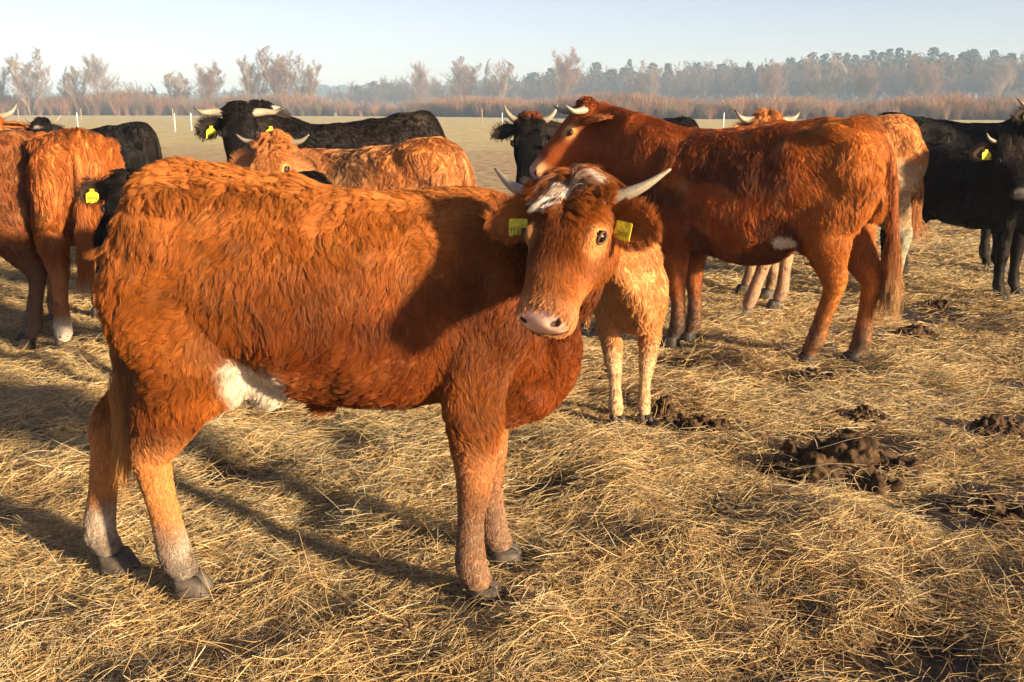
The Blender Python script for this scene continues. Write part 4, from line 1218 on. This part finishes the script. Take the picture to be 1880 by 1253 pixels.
mass('distant_wood', items, 'hazy wood of bare trees and pines along the horizon')
items = []
for i in range(70):
    px = lerp(-80, 1000, (i + rw.random()) / 70); D = 880 + rw.uniform(-30, 30)
    (tv, tf), (pv, pf) = rw.choice(pines)
    H_ = px_h(np.interp(px, [0, 450, 650, 1000], [172, 170, 155, 150]) + rw.uniform(-4, 6), D)
    items.append((pv, pf, px_x(px, D), D, 3.2, H_ / 18, rw.uniform(0, 6), (.05, .075, .045)))
mass('distant_treeline', items, 'faint blue treeline far beyond the bare trees')
# willow scrub
items = []
fans = []
for sd in (31, 32, 33):
    r = random.Random(sd); pl = []
    for i in range(70):
        a = r.uniform(0, 6.283); sp = r.uniform(.05, .5); L = r.uniform(.55, 1.0)
        d = nrm(np.array([math.cos(a) * sp, math.sin(a) * sp, 1.0]))
        b = np.array([math.cos(a), math.sin(a), 0]) * r.uniform(0, .12)
        pl.append((np.array([b, b + d * L * .6 + np.array([r.gauss(0, .03), r.gauss(0, .03), 0]), b + d * L]), .009, .004))
    fans.append(prisms(pl))
for row in range(5):
    for i in range(130):
        t = (i + rw.random()) / 130
        px = lerp(-120, 2010, t)
        D = np.interp(px, [-120, 450, 850, 1100, 2010], [262, 248, 205, 165, 140]) + row * 3.0 + rw.uniform(-1.5, 1.5)
        top = np.interp(px, [0, 300, 560, 700, 900, 1150, 1400, 1600, 1900], [168, 170, 173, 186, 175, 170, 178, 176, 170]) + rw.uniform(-4, 8) + 5 * math.sin(px * .021) + (9 if row == 0 else 0)
        H_ = max(px_h(top, D), 1.5)
        V, F = rw.choice(fans)
        col = rw.choice([(.20, .105, .06), (.22, .125, .072), (.17, .105, .068), (.14, .10, .07)])
        items.append((V, F, px_x(px, D), D, H_ * rw.uniform(.9, 1.3), H_, rw.uniform(0, 6), col))
mass('willow_scrub', items, 'band of orange-brown leafless scrub at the far edge of the field')

# white electric-fence posts
M_POST = plain('post_white', (.75, .72, .66), .5)
M_POSTW = plain('post_wood', (.30, .23, .16), .8, .3, 12)
M_INSUL = plain('insulator', (.05, .05, .05), .4)
POSTS = [(352, 240, .036, 'white post nearest the black bull\'s left ear', 1), (143, 234, .04, 'thin white post standing above the small black heifer', 1), (322, 243, .03, 'short white post just left of the black bull', 1),
         (1328, 236, .04, 'white post between the big brown cow and the horned head', 1), (922, 236, .035, 'white post above the ear of the black face', 1), (150, 222, .05, 'grey wooden post at the scrub edge above the heifer', 0), (35, 222, .05, 'grey wooden post near the left horn tip', 0),
         (318, 222, .05, 'grey wooden post at the scrub edge left of the bull', 0), (885, 226, .05, 'grey wooden post by the scrub right of the black rump', 0)]
for px, py, rr, lab, white in POSTS:
    D = CAM_H / math.tan(CAMP + math.atan((py - 626.5) / 1828))
    D = min(D, 130)
    root = empty('fence_post', (px_x(px, D), D, 0))
    tag(root, lab, 'post', 'fence posts across the field')
    b = MB(); hh = 1.25 if white else 1.6
    b.tube([(0, 0, -.2), (0, 0, hh * .5), (0.01, 0, hh * .93), (.01, 0, hh)], [rr, rr * .95, rr * .9, rr * .5], 8)
    b.build('stake', M_POST if white else M_POSTW, root)
    for z in (.45, .85):
        b = MB(); b.tube([(0, -rr * 1.9, z), (0, -rr * .7, z + .015), (0, rr * .2, z)], [rr * .35, rr * .5, rr * .4], 6)
        b.build('insulator', M_INSUL, root)

# ------------------------------------------------------------------ dung piles
def dung_mat():
    m, n, l = mat('dung')
    b = n['Principled BSDF']
    tc = n.new('ShaderNodeTexCoord'); t = n.new('ShaderNodeTexNoise'); t.inputs['Scale'].default_value = 28; t.inputs['Detail'].default_value = 9
    l.new(tc.outputs['Object'], t.inputs['Vector'])
    r = n.new('ShaderNodeValToRGB'); r.color_ramp.elements[0].position = .34; r.color_ramp.elements[0].color = (.022, .012, .006, 1); r.color_ramp.elements[1].position = .72; r.color_ramp.elements[1].color = (.085, .047, .021, 1)
    l.new(t.outputs['Fac'], r.inputs[0]); l.new(r.outputs[0], b.inputs['Base Color'])
    b.inputs['Roughness'].default_value = .72
    b.inputs['Specular IOR Level'].default_value = .15
    bp = n.new('ShaderNodeBump'); bp.inputs['Strength'].default_value = .7; bp.inputs['Distance'].default_value = .012
    l.new(t.outputs['Fac'], bp.inputs['Height']); l.new(bp.outputs[0], b.inputs['Normal'])
    return m
M_DUNG = dung_mat()
DUNG = [(1.40, 3.98, .31, .16, 18, 'large lumpy dung heap in the middle of the trampled patch'), (1.17, 4.02, .12, .05, 7, 'low dung lump against the left side of the large heap'), (.91, 4.52, .16, .09, 9, 'dung pile beside the pale calf\'s legs'), (.77, 4.80, .08, .13, 6, 'upright dung clod right behind the pale calf\'s hoof'),
        (2.31, 4.52, .15, .10, 8, 'dark shiny dung clod near the right edge'), (2.79, 6.72, .17, .08, 8, 'brown dung mound right of the large cow\'s tail'), (-.557, 2.476, .034, .035, 4, 'small dark clod in the hay at the bottom left'), (-.245, 2.45, .03, .02, 4, 'tiny dark clod near the bottom below the bull\'s chest'),
        (.634, 2.47, .05, .035, 5, 'round dung clod in the bottom right hay'), (1.29, 3.29, .05, .03, 5, 'flat dung clod below the large heap'), (1.74, 4.73, .12, .06, 7, 'flat dark dung pat behind the large heap'), (1.70, 5.45, .15, .07, 7, 'dung pat before the large brown cow\'s hind hooves'),
        (3.36, 7.7, .15, .06, 7, 'dung mound beside the pale orange cow\'s hind hoof'), (2.45, 4.25, .10, .035, 6, 'low wet dung pat at the right edge'), (1.85, 3.62, .17, .06, 8, 'spread wet dung pat in front of the large heap')]
for i, (x, y, rr, hh, nl, lab) in enumerate(DUNG):
    r = random.Random(100 + i)
    b = MB(); z0 = float(gh(x, y)[0])
    b.ellipsoid((0, 0, hh * .05), np.eye(3)[[2, 0, 1]], (hh * .4, rr * .95, rr * .75), 16, 8)
    for k in range(nl * 3):
        a = r.uniform(0, 6.283); d = rr * r.uniform(0, .85) ; q = rr * r.uniform(.12, .30)
        zz = hh * (1 - (d / rr) ** 1.5) * r.uniform(.2, .8)
        b.ellipsoid((math.cos(a) * d, math.sin(a) * d * .75, zz), [nrm((r.gauss(0, .4), r.gauss(0, .4), 1)), (1, 0, 0), (0, 1, 0)], (min(q, hh * .5), q, q * r.uniform(.6, 1)), 10, 6)
    me = b.mesh('raw'); tmp = bpy.data.objects.new('tmp', me); COL.objects.link(tmp)
    md = tmp.modifiers.new('r', 'REMESH'); md.mode = 'VOXEL'; md.voxel_size = max(rr / 34, .004); md.use_smooth_shade = True
    sm = tmp.modifiers.new('s', 'SMOOTH'); sm.iterations = 1
    dm = bpy.data.meshes.new_from_object(tmp.evaluated_get(bpy.context.evaluated_depsgraph_get()))
    bpy.data.objects.remove(tmp); bpy.data.meshes.remove(me)
    nv = len(dm.vertices); V = np.empty(nv * 3, np.float32); dm.vertices.foreach_get('co', V); V = V.reshape(-1, 3).astype(float)
    N_ = np.empty(nv * 3, np.float32); dm.vertices.foreach_get('normal', N_); N_ = N_.reshape(-1, 3)
    V += N_ * ((noise3(V / (rr * .13) + i * 9, 5) - .5) * rr * .20 + (noise3(V / .024 + i, 6) - .5) * .030 + (noise3(V / .010 + i, 8) - .5) * .016)[:, None]
    dm.vertices.foreach_set('co', V.astype(np.float32).ravel()); dm.name = 'dung_pile'
    dm.materials.clear(); dm.materials.append(M_DUNG)
    o = link(bpy.data.objects.new('dung_pile', dm)); o.location = (x, y, z0 - .01)
    tag(o, lab, 'dung pile', 'dung piles on the trampled ground')

# ------------------------------------------------------------------ hay
def build_hay():
    gx = np.arange(-13, 13.01, .03); gy = np.arange(1.2, 19, .03)
    GX, GY = np.meshgrid(gx, gy, indexing='ij')
    GHT = gh(GX.ravel(), GY.ravel()).reshape(GX.shape); GMD = mudmask(GX.ravel(), GY.ravel()).reshape(GX.shape)
    def look(G, x, y):
        fx = np.clip((x - gx[0]) / .03, 0, len(gx) - 1.01); fy = np.clip((y - gy[0]) / .03, 0, len(gy) - 1.01)
        i, j = fx.astype(int), fy.astype(int); a, b = fx - i, fy - j
        return G[i, j] * (1 - a) * (1 - b) + G[i + 1, j] * a * (1 - b) + G[i, j + 1] * (1 - a) * b + G[i + 1, j + 1] * a * b
    r = np.random.default_rng(77)
    n = 860000
    # distance: more strands per square metre close by
    t = r.random(n)
    Y = 1.75 * (17.5 / 1.75) ** (t ** 1.05)
    X = r.uniform(-1, 1, n) * (Y * .62 + .35)
    dn = noise2(X * 1.7, Y * 1.7, 41)
    keep = r.random(n) < np.clip(1.2 - 2.0 * look(GMD, X, Y), .05, 1) * np.clip(-.12 + 1.9 * dn, .17, 1)
    X, Y = X[keep], Y[keep]; n = len(X)
    far = np.maximum(1, Y / 4.5)
    L = np.clip(np.exp(r.normal(np.log(.105), .62, n)), .015, .38) * far ** .25
    th = noise2(X * 1.1, Y * 1.1, 51) * 12.5 + noise2(X * 4, Y * 4, 52) * 4 + r.normal(0, 1.0, n)
    kap = r.normal(0, 1.2, n) + (r.random(n) < .15) * r.normal(0, 3, n)
    fluff = sstep(.40, .75, noise2(X * 2.6, Y * 2.6, 61) * .7 + noise2(X * 7, Y * 7, 62) * .3)
    layer = r.random(n) ** 1.4 * (.006 + .085 * fluff)
    for a_, b_ in PRINTS:
        layer = layer * (1 - .85 * np.exp(-(((X - a_) / .17) ** 2 + ((Y - b_ + .05) / .17) ** 2)))
    pit = r.normal(.03, .13, n) + (r.random(n) < .05) * r.uniform(.1, .9, n) + (r.random(n) < .3) * fluff * r.normal(0, .25, n)
    K = 5
    P = np.empty((n, K, 3)); x, y = X - np.cos(th) * L * .5, Y - np.sin(th) * L * .5
    z = np.zeros(n)
    for k in range(K):
        if k:
            a = th + kap * ((k - .5) / (K - 1) - .5)
            x = x + np.cos(a) * np.cos(pit) * L / (K - 1); y = y + np.sin(a) * np.cos(pit) * L / (K - 1)
        s = k / (K - 1)
        zz = layer + (s - .5) * L * np.sin(pit) + L * .10 * (s - s * s) * r.normal(.3, .8, n)
        P[:, k] = np.stack([x, y, look(GHT, x, y) + np.maximum(zz, .002)], 1)
    chaff = r.random(n) < .42                       # broken short pieces trodden flat into a mat
    mid_ = P[:, 2:3].copy()
    fl_ = look(GHT, mid_[:, 0, 0], mid_[:, 0, 1])
    shr = np.where(chaff, r.uniform(.12, .4, n), 1.0)[:, None, None]
    P = mid_ + (P - mid_) * shr
    P[..., 2] = np.where(chaff[:, None], np.maximum(fl_[:, None] + .004 + .35 * (P[..., 2] - fl_[:, None]), fl_[:, None] + .003), P[..., 2])
    on_top = (r.random(n) < .018)[:, None]
    for dx, dy, dr, dh, _, _ in DUNG:
        g = np.exp(-(((P[..., 0] - dx) / dr) ** 2 + ((P[..., 1] - dy) / (dr * .75)) ** 2) * 1.1)
        P[..., 2] += on_top * g * dh * 1.0
    R = r.uniform(.00055, .0014, n) * far
    R = R[:, None] * np.array([.8, 1, 1, .9, .45])[None]
    pal = np.array([(.50, .36, .165), (.56, .43, .23), (.41, .275, .12), (.28, .175, .085), (.37, .325, .21), (.62, .52, .34), (.18, .115, .06)])
    tone = noise2(X * 1.4, Y * 1.4, 71)
    pr = np.tile(np.array([.27, .20, .17, .10, .12, .08, .06]), (n, 1))
    pr[:, 3] += .22 * sstep(.55, .75, tone); pr[:, 6] += .12 * sstep(.55, .75, tone); pr[:, 4] += .30 * sstep(.45, .25, tone)
    pr /= pr.sum(1, keepdims=True)
    pick = (r.random(n)[:, None] > np.cumsum(pr, 1)).sum(1).clip(0, 6)
    C = pal[pick] * r.normal(1, .14, n)[:, None]
    o = strands('hay', P, R, np.clip(np.repeat(C[:, None, :], K, 1), .01, .9), 'straw_color', M_HAY)
    tag(o, 'loose golden hay strewn all over the trampled ground', kind='stuff')
build_hay()

# ------------------------------------------------------------------ haze
hz = MB()
x0, x1, y0, y1, z0, z1 = -3300, 3300, -80, 1500, -1.2, 30
hz.add([(x0, y0, z0), (x1, y0, z0), (x1, y1, z0), (x0, y1, z0), (x0, y0, z1), (x1, y0, z1), (x1, y1, z1), (x0, y1, z1)],
       [(0, 3, 2, 1), (4, 5, 6, 7), (0, 1, 5, 4), (1, 2, 6, 5), (2, 3, 7, 6), (3, 0, 4, 7)])
mh, hn_, hl_ = mat('haze')
hn_.remove(hn_['Principled BSDF'])
vv = hn_.new('ShaderNodeVolumePrincipled')
vv.inputs['Color'].default_value = (.52, .73, 1.0, 1)
vv.inputs['Density'].default_value = HAZE
vv.inputs['Anisotropy'].default_value = 0.0
hl_.new(vv.outputs[0], hn_['Material Output'].inputs['Volume'])
ho_ = hz.build('haze', mh, None, smooth=False)
tag(ho_, 'pale morning haze lying over the fields and wood', kind='stuff')
